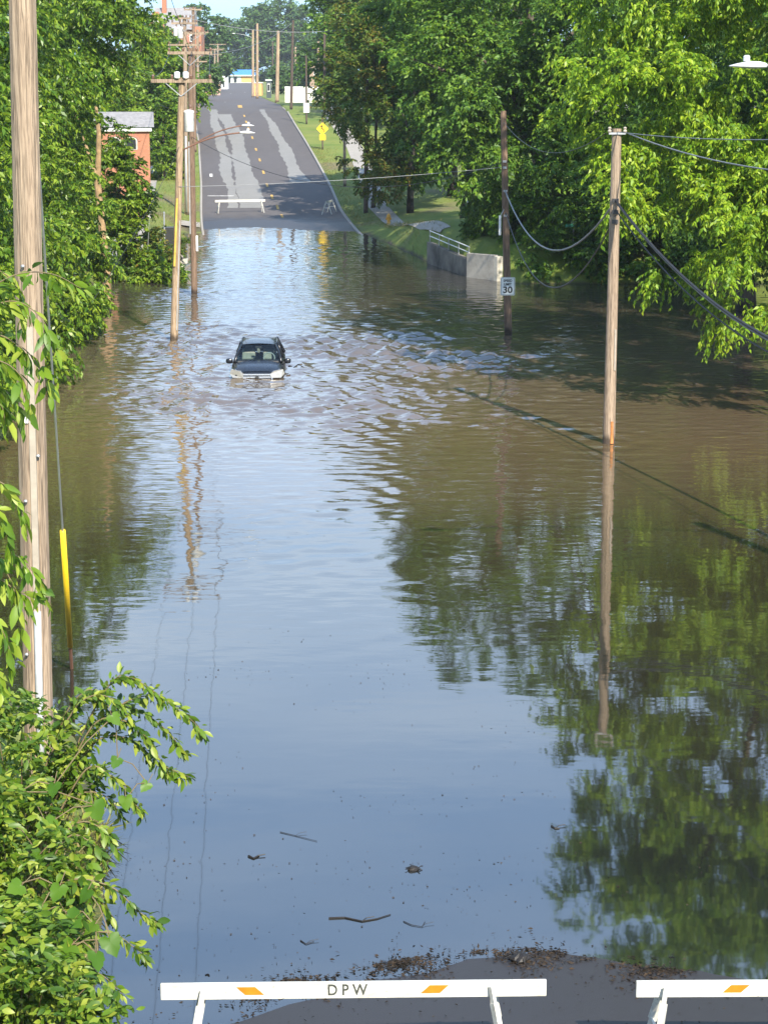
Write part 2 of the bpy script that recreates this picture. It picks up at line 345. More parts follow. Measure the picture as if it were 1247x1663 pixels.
# ------------------------------------------------------------------ mesh builders
class MB:
    def __init__(s): s.v = []; s.f = []
    def add(s, vs, fs):
        o = len(s.v); s.v += [tuple(p) for p in vs]; s.f += [tuple(i + o for i in f) for f in fs]; return s
    def box(s, c, size, rot=None):
        h = [x / 2 for x in size]
        P = [Vector((a * h[0], b * h[1], d * h[2])) for d in (-1, 1) for b in (-1, 1) for a in (-1, 1)]
        if rot is not None: P = [rot @ p for p in P]
        c = Vector(c)
        return s.add([p + c for p in P], [(0, 2, 3, 1), (4, 5, 7, 6), (0, 1, 5, 4), (2, 6, 7, 3), (0, 4, 6, 2), (1, 3, 7, 5)])
    def beam(s, a, b, w, h):
        """a bar of w x h from a to b; h is measured as near to upright as it can be"""
        a, b = Vector(a), Vector(b); d = (b - a); L = d.length; d.normalize()
        up = Vector((0, 0, 1)) if abs(d.z) < .95 else Vector((0, 1, 0))
        x = d.cross(up).normalized(); z = x.cross(d)
        rot = Matrix((x, d, z)).transposed()
        return s.box((a + b) / 2, (w, L, h), rot)
    def tube(s, pts, rad, n=8, caps=True):
        pts = [Vector(p) for p in pts]
        if isinstance(rad, (int, float)): rad = [rad] * len(pts)
        vs = []; fs = []
        ref = None
        for i, p in enumerate(pts):
            d = (pts[min(i + 1, len(pts) - 1)] - pts[max(i - 1, 0)]).normalized()
            if ref is None: ref = Vector((1, 0, 0)) if abs(d.x) < .8 else Vector((0, 0, 1))
            x = (ref - d * ref.dot(d)).normalized(); y = d.cross(x); ref = x
            for k in range(n):
                a = 2 * math.pi * k / n
                vs.append(p + (x * math.cos(a) + y * math.sin(a)) * rad[i])
        for i in range(len(pts) - 1):
            for k in range(n):
                fs.append((i * n + k, i * n + (k + 1) % n, (i + 1) * n + (k + 1) % n, (i + 1) * n + k))
        if caps:
            fs.append(tuple(range(n - 1, -1, -1))); fs.append(tuple((len(pts) - 1) * n + k for k in range(n)))
        return s.add(vs, fs)
    def prism(s, poly, y0, y1):
        """polygon in the x-z plane, thick from y0 to y1"""
        n = len(poly)
        vs = [(x, y0, z) for x, z in poly] + [(x, y1, z) for x, z in poly]
        return s.add(vs, [tuple(range(n)), tuple(range(2 * n - 1, n - 1, -1))] + [((i + 1) % n, i, i + n, (i + 1) % n + n) for i in range(n)])
    def lathe(s, prof, c=(0, 0, 0), n=14):
        """profile of (r, z)"""
        vs = []; c = Vector(c)
        for r, z in prof:
            for k in range(n):
                a = 2 * math.pi * k / n; vs.append(c + Vector((r * math.cos(a), r * math.sin(a), z)))
        fs = [(i * n + k, i * n + (k + 1) % n, (i + 1) * n + (k + 1) % n, (i + 1) * n + k) for i in range(len(prof) - 1) for k in range(n)]
        fs += [tuple(range(n - 1, -1, -1)), tuple((len(prof) - 1) * n + k for k in range(n))]
        return s.add(vs, fs)
    def build(s, name, mat, parent=None, smooth=False, bevel=0, loc=None, sub=0):
        me = bpy.data.meshes.new(name); me.from_pydata(s.v, [], s.f); me.update()
        o = bpy.data.objects.new(name, me); C.objects.link(o)
        me.materials.append(M[mat] if isinstance(mat, str) else mat)
        if smooth: me.polygons.foreach_set('use_smooth', [True] * len(me.polygons))
        if parent is not None: o.parent = parent
        if loc is not None: o.location = loc
        if bevel:
            b = o.modifiers.new('bevel', 'BEVEL'); b.width = bevel; b.segments = 2; b.limit_method = 'ANGLE'
        if sub:
            b = o.modifiers.new('subsurf', 'SUBSURF'); b.levels = sub; b.render_levels = sub
        return o
def tag(o, label=None, cat=None, group=None, kind=None):
    if label: o['label'] = label
    if cat: o['category'] = cat
    if group: o['group'] = group
    if kind: o['kind'] = kind
    return o
def thing(name, loc, label, cat, group=None, rz=0.0):
    o = bpy.data.objects.new(name, None); C.objects.link(o)
    o.empty_display_size = .3
    o.location = loc; o.rotation_euler = (0, 0, rz)
    return tag(o, label, cat, group)
def mesh_np(name, verts, faces4, mat, parent=None, smooth=False, faces3=None):
    me = bpy.data.meshes.new(name)
    verts = np.ascontiguousarray(verts, dtype=np.float32)
    nf = len(faces4)
    me.vertices.add(len(verts)); me.vertices.foreach_set('co', verts.ravel())
    me.loops.add(nf * 4); me.loops.foreach_set('vertex_index', np.ascontiguousarray(faces4, dtype=np.int32).ravel())
    me.polygons.add(nf); me.polygons.foreach_set('loop_start', np.arange(0, nf * 4, 4, dtype=np.int32))
    me.update(calc_edges=True)
    if smooth: me.polygons.foreach_set('use_smooth', np.ones(nf, dtype=bool))
    o = bpy.data.objects.new(name, me); C.objects.link(o)
    me.materials.append(M[mat] if isinstance(mat, str) else mat)
    if parent is not None: o.parent = parent
    return o
def text_mesh(name, body, size, mat, parent, loc, rot, bold=0.0, sx=1.0, depth=.002):
    cu = bpy.data.curves.new(name, 'FONT'); cu.body = body; cu.size = size; cu.align_x = 'CENTER'; cu.align_y = 'CENTER'
    cu.extrude = depth; cu.offset = bold
    t = bpy.data.objects.new(name + '_tmp', cu); C.objects.link(t)
    bpy.context.view_layer.update()
    me = bpy.data.meshes.new_from_object(t.evaluated_get(bpy.context.evaluated_depsgraph_get()))
    bpy.data.objects.remove(t); me.materials.clear(); me.materials.append(M[mat])
    o = bpy.data.objects.new(name, me); C.objects.link(o); o.parent = parent
    o.location = loc; o.rotation_euler = rot; o.scale = (sx, 1, 1)
    return o

# ------------------------------------------------------------------ the setting: ground, road, water
us = np.array(sorted(set([-400, -250, -160, -110, -80, -60, -48, -38, -30, -25, -21] + list(np.arange(-18, -5.2, .6)) + [-5.16, -5.02, -4.0, -2, 0, 2, 4.0, 5.02, 5.16]
     + list(np.arange(5.4, 19, .6)) + [20, 22, 25, 29, 34, 40, 50, 62, 80, 110, 160, 250, 400])))
vsY = np.array(list(np.arange(-18, 10, 4)) + list(np.arange(10, 34, 1.0)) + list(np.arange(34, 96, 2.0)) + list(np.arange(96, 142, .7)) + list(np.arange(142, 240, 2.5)) + list(np.arange(240, 760, 14)) + [800, 900, 1100, 1500])
UU, VV = np.meshgrid(us, vsY)
ZZ = ground_z(UU, VV)
XX = xc(VV) + UU
def grid_faces(nr, nc):
    i = np.arange(nr - 1)[:, None] * nc + np.arange(nc - 1)[None, :]
    return np.stack([i, i + 1, i + nc + 1, i + nc], -1).reshape(-1, 4)
g = mesh_np('ground', np.stack([XX, VV, ZZ], -1).reshape(-1, 3), grid_faces(*UU.shape), 'ground', smooth=True); tag(g, kind='structure')
def strip(name, u0, u1, Y0, Y1, mat, lift, step=2.0, nu=2, kind='structure'):
    Y = np.linspace(Y0, Y1, max(2, int((Y1 - Y0) / step) + 1))
    a = np.array([u0(y) if callable(u0) else u0 for y in Y]); b = np.array([u1(y) if callable(u1) else u1 for y in Y])
    T = np.linspace(0, 1, nu)
    U = a[:, None] * (1 - T) + b[:, None] * T; V = np.repeat(Y[:, None], nu, 1)
    Z = zr(V) + lift
    o = mesh_np(name, np.stack([xc(V) + U, V, Z], -1).reshape(-1, 3), grid_faces(len(Y), nu), mat, smooth=True)
    if kind: tag(o, kind=kind)
    return o
def zroad(u, Y): return zr(Y)
# road sheet: slight sag to the left close by, so the shore runs aslant
_Y = np.array(list(np.arange(-18, 30, .5)) + list(np.arange(30, 240, 1.0)) + list(np.arange(240, 706, 8)))
_T = np.linspace(-5.0, 5.0, 21); _V = np.repeat(_Y[:, None], 21, 1); _U = np.repeat(_T[None, :], len(_Y), 0)
def near_warp(U, V):
    w = ss(30, 24, V) * ss(14, 17, V)
    return w * (np.interp(U, [-5, -4, -2, -.7, 0, 1, 2, 5], [-.16, -.13, -.04, .012, .018, -.012, -.035, -.07]) + .006 * np.sin(U * 5.3 + V * 2.1))
def far_warp(U, V): return -.05 * ss(128, 134, V) * ss(146, 140, V) * np.cos(U * .55 + .9)
rd = mesh_np('road', np.stack([xc(_V) + _U, _V, zr(_V) + near_warp(_U, _V) + far_warp(_U, _V)], -1).reshape(-1, 3), grid_faces(len(_Y), 21), 'asphalt', smooth=True); tag(rd, kind='structure')
for sgn, nm in ((-1, 'curb'), (1, 'curb')):
    rngY = np.arange(30 if sgn < 0 else -10, 228, 2.0)
    prof = [(5.0, -.1), (5.0, .10), (5.02, .13), (5.16, .13), (5.16, -.1)]
    V = np.repeat(rngY[:, None], 5, 1); U = np.array([p[0] for p in prof])[None, :] * sgn + 0 * V
    Z = zr(V) + np.array([p[1] for p in prof])[None, :]
    tag(mesh_np(nm, np.stack([xc(V) + U, V, Z], -1).reshape(-1, 3), grid_faces(len(rngY), 5), 'path'), kind='structure')
def road_uv(px, py):
    h = ground_hit(px, py); return h.x - float(xc(h.y)), h.y
def px_strip(name, L, Rr, mat, lift):
    """a strip between two sighted edge lines, laid on the road"""
    l = sorted((road_uv(*p)[::-1] for p in L)); r = sorted((road_uv(*p)[::-1] for p in Rr))
    ly, lu = zip(*l); ry, ru = zip(*r)
    y0 = max(ly[0], ry[0]); y1 = min(ly[-1], ry[-1])
    rn = random.Random(len(L) * 7 + int(L[0][0]))
    ph = rn.random() * 6
    return strip(name, lambda y: np.interp(y, ly, lu) + .10 * math.sin(y * .31 + ph) + .05 * math.sin(y * 1.7) + rn.uniform(-.05, .05), lambda y: np.interp(y, ry, ru) + .10 * math.sin(y * .27 + ph * 2) + .05 * math.sin(y * 1.3) + rn.uniform(-.05, .05), y0, y1, mat, lift, step=.5, nu=4)
px_strip('asphalt_patch', [(340, 178), (343, 200), (349, 225), (356, 250), (357, 270), (362, 295), (369, 310), (372, 330), (372, 338)],
         [(352, 178), (357, 200), (366, 225), (373, 250), (376, 270), (381, 295), (381, 310), (386, 330), (387, 338)], 'patch', .006)
px_strip('asphalt_patch', [(352, 186), (362, 203), (371, 220), (376, 240), (379, 262), (380, 280), (384, 296), (388, 338)],
         [(374, 186), (381, 196), (391, 215), (399, 235), (404, 262), (411, 280), (421, 296), (427, 338)], 'patch', .010)
px_strip('asphalt_patch', [(421, 178), (429, 190), (437, 205), (444, 222), (453, 240), (461, 260), (467, 280), (474, 296)],
         [(428, 178), (438, 190), (449, 205), (460, 222), (471, 240), (481, 260), (491, 280), (503, 296)], 'patch', .006)
def dash(mb, px, py, w=.18, l=2.2):
    u, Y = road_uv(px, py)
    pts = []
    for y in (Y - l / 2, Y + l / 2):
        for d in (-w / 2, w / 2): pts.append((float(xc(y)) + u + d, y, float(zr(y)) + .016))
    mb.add(pts, [(0, 1, 3, 2)])
mk = MB()
for px, py in ((397, 189), (400, 198), (404, 209), (410, 224), (416, 243), (422, 260), (428, 280), (434, 301), (442, 320), (451, 337), (458, 351)): dash(mk, px, py)
dash(mk, 390, 173, .5, 9)
tag(mk.build('road_markings', 'paint_yellow'), kind='structure')
mk = MB()
for px, py in ((343, 285), (398, 150), (375, 152), (366, 166)): dash(mk, px, py, .25, 2.0)
u, Y = road_uv(350, 319)
mk.add([(float(xc(Y)) - 4.6, Y, float(zr(Y)) + .014), (float(xc(Y)) - 2.6, Y, float(zr(Y)) + .014), (float(xc(Y)) - 2.6, Y + .25, float(zr(Y + .25)) + .014), (float(xc(Y)) - 4.6, Y + .25, float(zr(Y + .25)) + .014)], [(0, 1, 2, 3)])
tag(mk.build('road_markings', 'paint_white'), kind='structure')
def path_strip(name, u0, u1, Y0, Y1, mat='path', lift=.03, step=1.0):
    Y = np.linspace(Y0, Y1, max(2, int((Y1 - Y0) / step) + 1)); T = np.linspace(0, 1, 6)
    a = np.array([u0(y) if callable(u0) else u0 for y in Y]); b = np.array([u1(y) if callable(u1) else u1 for y in Y])
    U = a[:, None] * (1 - T) + b[:, None] * T; V = np.repeat(Y[:, None], 6, 1)
    Z = ground_z(U, V) + lift
    tag(mesh_np(name, np.stack([xc(V) + U, V, Z], -1).reshape(-1, 3), grid_faces(len(Y), 6), mat, smooth=True), kind='structure')
path_strip('pavement', -10.3, -8.6, 106, 228)
path_strip('pavement', lambda y: np.interp(y, [110, 118, 150, 190, 228], [7.7, 7.1, 6.9, 8.5, 8.8]), lambda y: np.interp(y, [110, 118, 150, 190, 228], [8.2, 8.1, 8.3, 10, 10.3]), 111.5, 228)
path_strip('driveway', -40, -5.2, 136, 139.5, lift=.045)
path_strip('side_street', -90, -5.0, 236, 247, 'asphalt', .18, 3)
path_strip('side_street', 5.0, 90, 230, 241, 'path', .18, 3)
path_strip('side_street', -120, -5.0, 425, 455, 'asphalt', .2, 5)
path_strip('side_street', 5.0, 120, 425, 455, 'asphalt', .2, 5)
# water: one sheet with real wavelets where the current runs
wx = np.array([-70, -50, -36, -26, -20] + list(np.arange(-16, -11, .25)) + list(np.arange(-11, 9, .13)) + list(np.arange(9, 22.1, .25)) + [26, 34, 46, 60]); wy = np.array(list(np.arange(16.0, 50, .22)) + list(np.arange(50, 96, .12)) + list(np.arange(96, 141.2, .25)))
WX, WY = np.meshgrid(wx, wy)
rng = np.random.default_rng(5)
def waves(X, Y, lmin, lmax, n, ang0, spread, seed):
    r = np.random.default_rng(seed); z = np.zeros_like(X)
    for _ in range(n):
        lam = lmin * (lmax / lmin) ** r.random(); k = 2 * math.pi / lam
        a = ang0 + r.normal() * spread
        z += lam * np.cos(k * (X * math.cos(a) + Y * math.sin(a)) + r.random() * 6.28)
    return z / math.sqrt(n)
def blob(cx, cy, rx, ry, rot=0.0):
    c, s = math.cos(rot), math.sin(rot); dx, dy = WX - cx, WY - cy
    return np.exp(-((dx * c + dy * s) / rx) ** 2 - ((-dx * s + dy * c) / ry) ** 2)
env = blob(2.4, 75, 3.4, 9.5) * .72 + blob(-1.5, 73, 6, 10) * .85 + blob(-8, 74, 3.5, 12) * .3 + blob(-3.5, 60, 4.5, 5) * .3 + blob(1.5, 57, 6.0, 2.2) * .22 + blob(-1, 64, 5, 4) * .55 + blob(-9.6, 95, 1.6, 5) * .4 + .008 + .045 * ss(42, 58, WY) + blob(-1.0, 47, 2.5, 7) * .22 + .10 * ss(85, 95, WY) * ss(136, 120, WY)
env *= .55 + .9 * np.clip(waves(WX, WY, 4, 14, 14, 0, 2.0, 3) / 9 + .5, 0, 1)
W1 = waves(WX, WY, .36, 1.15, 90, math.pi / 2, .85, 11)
W1 = W1 + .35 * np.abs(waves(WX, WY, .6, 1.7, 40, 1.2, .9, 17))
env *= 1 - .9 * np.exp(-((WX + 4.05) / 1.3) ** 2 - ((WY - 65.2) / 1.5) ** 2)
WZ = env * W1 * .060 * ss(18, 24, WY)
# the car's bow wave and wake
cxr, cyr = -4.22, 66.1
d = np.sqrt((WX - cxr) ** 2 + ((WY - 68.3) * .62) ** 2)
WZ += .022 * np.sin((d - 1.0) * 4.2) * np.exp(-((d - 2.1) / 1.3) ** 2)
# ripples around the right pole base
dp = np.sqrt((WX - 6.05) ** 2 + (WY - 54) ** 2); WZ += .018 * np.sin(dp * 5.5) * np.exp(-dp / 1.4) * ss(.1, .4, dp)
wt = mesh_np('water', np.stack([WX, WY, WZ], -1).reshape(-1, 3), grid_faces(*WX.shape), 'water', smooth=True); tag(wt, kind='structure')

#@@OBJECTS
# ------------------------------------------------------------------ poles and wires
def pole(base, top, r0, r1, mat, label, group, name='utility_pole', sink=1.4, cat='utility pole'):
    base, top = Vector(base), Vector(top)
    root = thing(name, base, label, cat, group)
    t = top - base; n = 7
    mb = MB(); pts = [(-t * (sink / t.length))] + [t * (i / n) for i in range(n + 1)]
    rad = [r0 * 1.02] + [r0 + (r1 - r0) * i / n for i in range(n + 1)]
    mb.tube(pts, rad, 14)
    mb.build('shaft', mat, root, smooth=False)
    root['_t'] = (t.x, t.y, t.z)
    return root
def on(root, z):
    """local point on a pole's axis at world height z"""
    t = Vector(root['_t']); k = (z - root.location.z) / t.z
    return t * k
def crossarm(root, z, half, mat='pole_pale', rz=0.0, ins=4, dy=-.16):
    p = on(root, z) + Vector((0, dy, 0)); dx = Vector((math.cos(rz), math.sin(rz), 0)) * half
    a = MB().beam(p - dx, p + dx, .10, .13).build('crossarm', mat, root)
    for i in range(ins):
        q = p + dx * (-0.93 + 1.86 * i / max(1, ins - 1)) + Vector((0, 0, .065))
        MB().lathe([(.03, 0), (.055, .03), (.04, .06), (.06, .09), (.045, .15), (.02, .17)], q, 8).build('insulator', 'ceramic', a, smooth=True)
    mbr = MB()
    for s in (-.55, .55): mbr.beam(p + dx * s + Vector((0, 0, -.05)), on(root, z - .55) + Vector((0, dy * .8, 0)), .03, .03)
    mbr.build('arm_brace', 'steel', root)
    return a
def can(root, z, dx, dy=-.05, h=.78, r=.19):
    p = on(root, z) + Vector((dx, dy, 0))
    t = MB().lathe([(r * .8, -.03), (r, 0), (r, h * .86), (r * 1.05, h * .88), (r * .95, h * .95), (r * .3, h)], p, 16).build('transformer', 'alu', root, smooth=True)
    MB().lathe([(.04, 0), (.06, .05), (.035, .1), (.05, .15), (.02, .22)], p + Vector((.06, 0, h * .95)), 8).build('bushing', 'ceramic', t)
def street_lamp(root, z0, tip, drop=.1):
    """a curved bracket arm and luminaire fixed to a pole"""
    a = on(root, z0); b = Vector(tip) - root.location
    pts = [a + (b - a) * t + Vector((0, 0, .28 * math.sin(math.pi * min(1, t) * .9) * (b - a).length * .25)) for t in [i / 8 for i in range(9)]]
    MB().tube(pts, .028, 8).build('lamp_arm', 'rust' if root.get('rusty') else 'steel', root, smooth=True)
    d = (b - a); d.z = 0; d.normalize(); s = d.cross(Vector((0, 0, 1)))
    e = pts[-1]
    mb = MB(); secs = [(0, .06, .09), (.10, .10, .14), (.25, .14, .15), (.42, .12, .09), (.56, .04, .02)]
    vs = []; fs = []
    for x, w, h in secs:
        for k in range(10):
            an = 2 * math.pi * k / 10
            vs.append(e + d * x + s * (w * math.cos(an)) + Vector((0, 0, h * .5 * (math.sin(an) if math.sin(an) > 0 else .55 * math.sin(an)))))
    for i in range(len(secs) - 1):
        for k in range(10): fs.append((i * 10 + k, i * 10 + (k + 1) % 10, (i + 1) * 10 + (k + 1) % 10, (i + 1) * 10 + k))
    fs += [tuple(range(9, -1, -1)), tuple(40 + k for k in range(10))]
    l = mb.add(vs, fs).build('luminaire', 'alu', root, smooth=True)
    MB().lathe([(.05, 0), (.05, .07), (.03, .09)], e + d * .3 + Vector((0, 0, .07)), 8).build('photocell', 'alu', l)
    return l
GRP_NEAR = 'wooden utility poles standing in the flood'
GRP_LEFT = 'utility poles in line along the left kerb'
GRP_FAR = 'bare poles on the far rise to the right'
# near left pole
nb = D(62, 1205, 24.0); nt_ = D(28, -400, 24.0)
P0 = pole((nb.x, 24, gz(nb.x, 24)), nt_, .185, .150, 'pole_pale', 'weathered tan utility pole with grey conduit rising from the foreground shrubs', GRP_NEAR)
mb = MB(); t0 = Vector(P0['_t'])
def alongP0(z, dx, dy): return on(P0, z) + Vector((dx, dy, 0))
MB().tube([alongP0(P0.location.z - .3, .05, -.195), alongP0(3.25, .05, -.195)], .045, 12).build('conduit', 'pvc', P0, smooth=True)
MB().beam(alongP0(3.25, .045, -.172), alongP0(6.7, .03, -.165), .075, .045).build('cable_moulding', 'pvc_light', P0)
crossarm(P0, nt_.z - .4, 1.2)
for z_, dx_ in ((4.6, -.06), (5.15, .10), (2.7, -.09), (7.4, -.03)): MB().lathe([(.02, 0), (.025, .012), (.012, .03)], alongP0(z_, dx_, -.20), 8).build('bolt', 'steel', P0)
MB().box(alongP0(5.6, -.04, -.185), (.06, .012, .09)).build('tag', 'alu', P0)
# right pole
rb = G(988, 720); rt = D(1001, 209, rb.y)
P1 = pole(rb, rt, .165, .125, 'pole_pale', 'tan utility pole with orange stained foot standing in brown water', GRP_NEAR)
MB().beam(on(P1, rt.z - .12) + Vector((-.22, -.14, 0)), on(P1, rt.z - .12) + Vector((.22, -.14, 0)), .04, .05).build('bracket', 'steel', P1)
for s in (-.20, .20): MB().lathe([(.035, 0), (.055, .04), (.03, .08), (.05, .12), (.02, .15)], on(P1, rt.z - .10) + Vector((s, -.14, 0)), 8).build('insulator', 'pvc_light', P1)
MB().tube([on(P1, .02) + Vector((.06, -.145, 0)), on(P1, .62) + Vector((.05, -.142, 0))], [.05, .04], 8).build('worn_patch', 'worn_orange', P1)
MB().tube([on(P1, 2.0) + Vector((.09, -.13, 0)), on(P1, 3.1) + Vector((.085, -.13, 0))], .03, 8).build('conduit', 'pvc_light', P1)
for z in (rt.z - 1.85, rt.z - 2.15, rt.z - 2.4): MB().box(on(P1, z) + Vector((.0, -.14, 0)), (.16, .08, .10)).build('cable_clamp', 'wire', P1)
# middle pole
m0 = G(825, 541); m1 = D(817, 180, m0.y)
P2 = pole(m0, m1, .15, .115, 'pole_brown', 'dark brown utility pole carrying the speed limit sign in shade', GRP_NEAR)
q = D(812, 365, m0.y) - P2.location
MB().box(q + Vector((-.02, -.1, -.02)), (.09, .10, .75)).build('service_box', 'alu', P2, bevel=.01)
MB().tube([q + Vector((.0, -.06, .35)), on(P2, q.z + P2.location.z + .6) + Vector((-.05, -.1, 0))], .02, 6).build('conduit', 'pvc', P2)
for y in (262, 272, 310, 350): MB().box(on(P2, D(817, y, m0.y).z) + Vector((0, -.12, 0)), (.14, .07, .08)).build('cable_clamp', 'steel', P2)
# poles A, B, C ... along the left
a0 = G(283, 553); a1 = D(296, 126, a0.y)
PA = pole(a0, a1, .15, .12, 'pole_tan', 'leaning tan utility pole with white transformer and yellow cable guard', GRP_LEFT); PA['rusty'] = 1
crossarm(PA, a1.z - .12, 1.12, ins=4); can(PA, D(302, 213, a0.y).z, .33)
for s in (-.16, .16): MB().lathe([(.10, 0), (.11, .03), (.11, .2), (.05, .24)], on(PA, a1.z - .02) + Vector((s, -.22, 0)), 10).build('cutout', 'alu', PA)
MB().beam(on(PA, D(284, 432, a0.y).z) + Vector((-.05, -.16, 0)), on(PA, D(284, 322, a0.y).z) + Vector((-.03, -.15, 0)), .07, .05).build('cable_guard', 'yellow_dull', PA)
MB().tube([on(PA, .4) + Vector((.10, -.12, 0)), on(PA, 4.5) + Vector((.09, -.11, 0))], .022, 6).build('conduit', 'pvc', PA)
street_lamp(PA, D(290, 246, a0.y).z, D(390, 218, a0.y))
b0 = G(316, 478); b1 = D(309, 78, b0.y)
PB = pole(b0, b1, .145, .12, 'pole_brown', 'brown utility pole in water just beyond the leaning pole with transformer', GRP_LEFT); PB['rusty'] = 1
crossarm(PB, D(309, 86, b0.y).z, 1.0)
street_lamp(PB, D(312, 236, b0.y).z, D(393, 206, b0.y))
MB().box(on(PB, D(316, 395, b0.y).z) + Vector((.17, -.06, 0)), (.09, .12, .7)).build('marker_plate', 'alu', PB)
MB().tube([on(PB, D(316, 380, b0.y).z) + Vector((-.13, -.08, 0)), on(PB, D(311, 230, b0.y).z) + Vector((-.12, -.08, 0))], .03, 6).build('conduit', 'pvc', PB)
c0 = ground_hit(304, 349); c1 = D(300, 30, c0.y)
PC = pole(c0, c1, .17, .13, 'pole_pale', 'tall pole with two transformer cans standing on the left verge', GRP_LEFT)
for y_, hw in ((38, .9), (73, 1.15), (30, .45)): crossarm(PC, D(300, y_, c0.y).z, hw, ins=4)
can(PC, D(293, 62, c0.y).z, -.28, -.12); can(PC, D(293, 58, c0.y).z, -.62, -.1, .6, .16)
MB().tube([on(PC, c0.z + .2) + Vector((.0, -.18, 0)), on(PC, c0.z + 5.5) + Vector((.0, -.16, 0))], .07, 10).build('conduit', 'pvc', PC, smooth=True)
dX = D(316, 200, 186.0); d1 = D(314, 11, 186.0)
PD = pole((dX.x, 186, gz(dX.x, 186)), d1, .16, .13, 'pole_brown', 'red brown pole rising in front of the brick house with the chimney', GRP_LEFT)
crossarm(PD, d1.z - .25, .8); crossarm(PD, D(314, 55, 186).z, 1.1)
dX = D(322, 170, 222.0); d1 = D(321, 48, 222.0)
PE = pole((dX.x, 222, gz(dX.x, 222)), d1, .16, .13, 'pole_pale', 'pale pole at the left corner of the far crossing', GRP_LEFT)
crossarm(PE, d1.z - .3, 1.2); crossarm(PE, D(321, 100, 222).z, 1.0)
for i, (px, pt, Y, lab) in enumerate(((349, 80, 470, 'leftmost of three thin poles beyond the crossing'), (354, 71, 480, 'tallest of three thin poles beyond the crossing'), (358, 72, 520, 'rightmost of three thin poles beyond the crossing'))):
    b = D(px, 152, Y); t = D(px, pt, Y)
    p_ = pole((b.x, Y, gz(b.x, Y)), t, .22, .16, 'pole_pale', lab, 'three thin poles beyond the crossing')
    crossarm(p_, t.z - .15, 1.9); crossarm(p_, t.z - 1.2, 1.6)
def far_pole(px, py, pt, r, mat, lab, dx=0):
    b = ground_hit(px, py); t = D(px + dx, pt, b.y)
    return pole(b, t, r, r * .75, mat, lab, GRP_FAR)
F1 = far_pole(411, 158, 48, .26, 'pole_tan', 'left of a pair of tan poles right of the blue canopy')
F2 = far_pole(418, 160, 38, .26, 'pole_tan', 'taller right one of a pair of tan poles by the orange hut')
F3 = far_pole(450, 166, 50, .26, 'pole_tan', 'thick tan pole between the dark booth and the white trailer', 2)
F4 = far_pole(473, 178, 33, .17, 'pole_dark', 'tall dark pole in front of the white trailer', 3)
F5 = far_pole(443, 153, 67, .18, 'pole_dark', 'thin grey pole beside the dark booth')
F6 = far_pole(480, 145, 76, .30, 'pole_tan', 'short tan pole behind the white trailer')
F7 = far_pole(517, 166, 67, .20, 'pole_pale', 'pale pole at the right end of the white trailer')
F8 = far_pole(527, 186, 55, .17, 'pole_dark', 'dark pole in front of the blue building')
F9 = far_pole(511, 150, 75, .26, 'pole_brown', 'brown pole in front of the brown building')
street_lamp(F1, F1.location.z + Vector(F1['_t']).z - 1.5, F1.location + on(F1, F1.location.z + Vector(F1['_t']).z - 1.2) + Vector((-3.2, -.3, .4)))
LP = ground_hit(560, 303); lt = D(559, 172, LP.y)
pole(LP, lt, .13, .09, 'pole_pale', 'slim grey pole on the sunlit grass left of the browning tree', 'poles on the right verge')
DP = ground_hit(594, 346); dt = D(596, 130, DP.y)
pole(DP, dt, .16, .13, 'pole_dark', 'dark pole standing through the browning tree by the shore', 'poles on the right verge')
# pole beyond the right edge of the view that carries the big lamp and the cable bundle
OP = pole((11.6, 31.5, gz(11.6, 31.5)), (11.6, 31.5, 10.3), .17, .14, 'pole_brown', 'utility pole at the right edge carrying the white street lamp', GRP_NEAR)
tipL = D(1243, 121, 31.5)
street_lamp(OP, 9.55, tipL)

def wire(a, b, sag, r, mat, label, n=24, group='overhead wires', lash=False):
    a, b = Vector(a), Vector(b); mid = a
    pts = [(a + (b - a) * t) - Vector((0, 0, 4 * sag * t * (1 - t))) - mid for t in [i / n for i in range(n + 1)]]
    mb = MB(); mb.tube(pts, r, 6)
    o = mb.build('overhead_wire', mat, loc=mid, smooth=True)
    return tag(o, label, 'wire', group)
def W(root, z): return root.location + on(root, z)
zA = lambda y: D(290, y, a0.y).z
zB = lambda y: D(312, y, b0.y).z
zM = lambda y: D(818, y, m0.y).z
zR = lambda y: D(998, y, rb.y).z
off = Vector((0, -.15, 0))
wire(W(P2, zM(271)) + off, W(PA, zA(303)) + off, .12, .009, 'wire_grey', 'pale wire crossing the flooded street from the dark pole to the leaning pole')
wire(W(P2, zM(262)) + off, W(PB, zB(222)) + off, 1.55, .012, 'wire', 'dark sagging wire from the dark pole to the pole with the street lamp')
wire(W(P2, zM(310)) + off, W(P1, zR(325)) + off, 1.75, .028, 'wire_grey', 'upper thick cable sagging between the dark pole and the right pole')
wire(W(P2, zM(345)) + off, W(P1, zR(350)) + off, 2.35, .022, 'wire', 'lower cable sagging between the dark pole and the right pole')
wire(W(P1, zR(214)) + off, (11.6, 31.5, 9.2), .35, .012, 'wire_grey', 'thin wire from the top of the right pole towards the street lamp')
wire(W(P1, zR(217)) + off + Vector((.3, 0, 0)), (11.6, 31.4, 8.6), .75, .018, 'wire_grey', 'twisted service cable hanging from the top of the right pole')
b5 = wire(W(P1, zR(325)) + off, (11.6, 31.4, 5.45), 2.05, .035, 'wire', 'thickest cable of the bundle drooping right of the right pole')
wire(W(P1, zR(331)) + off + Vector((.05, 0, 0)), (11.6, 31.4, 5.3), 2.0, .022, 'wire_grey', 'grey middle cable of the bundle drooping right of the right pole')
wire(W(P1, zR(340)) + off, (11.6, 31.4, 5.15), 2.1, .020, 'wire', 'lowest cable of the bundle drooping right of the right pole')
wire(W(P1, zR(216)) + off + Vector((-.3, 0, 0)), W(P2, zM(198)), .8, .012, 'wire', 'thin wire joining the tops of the right pole and the dark pole')
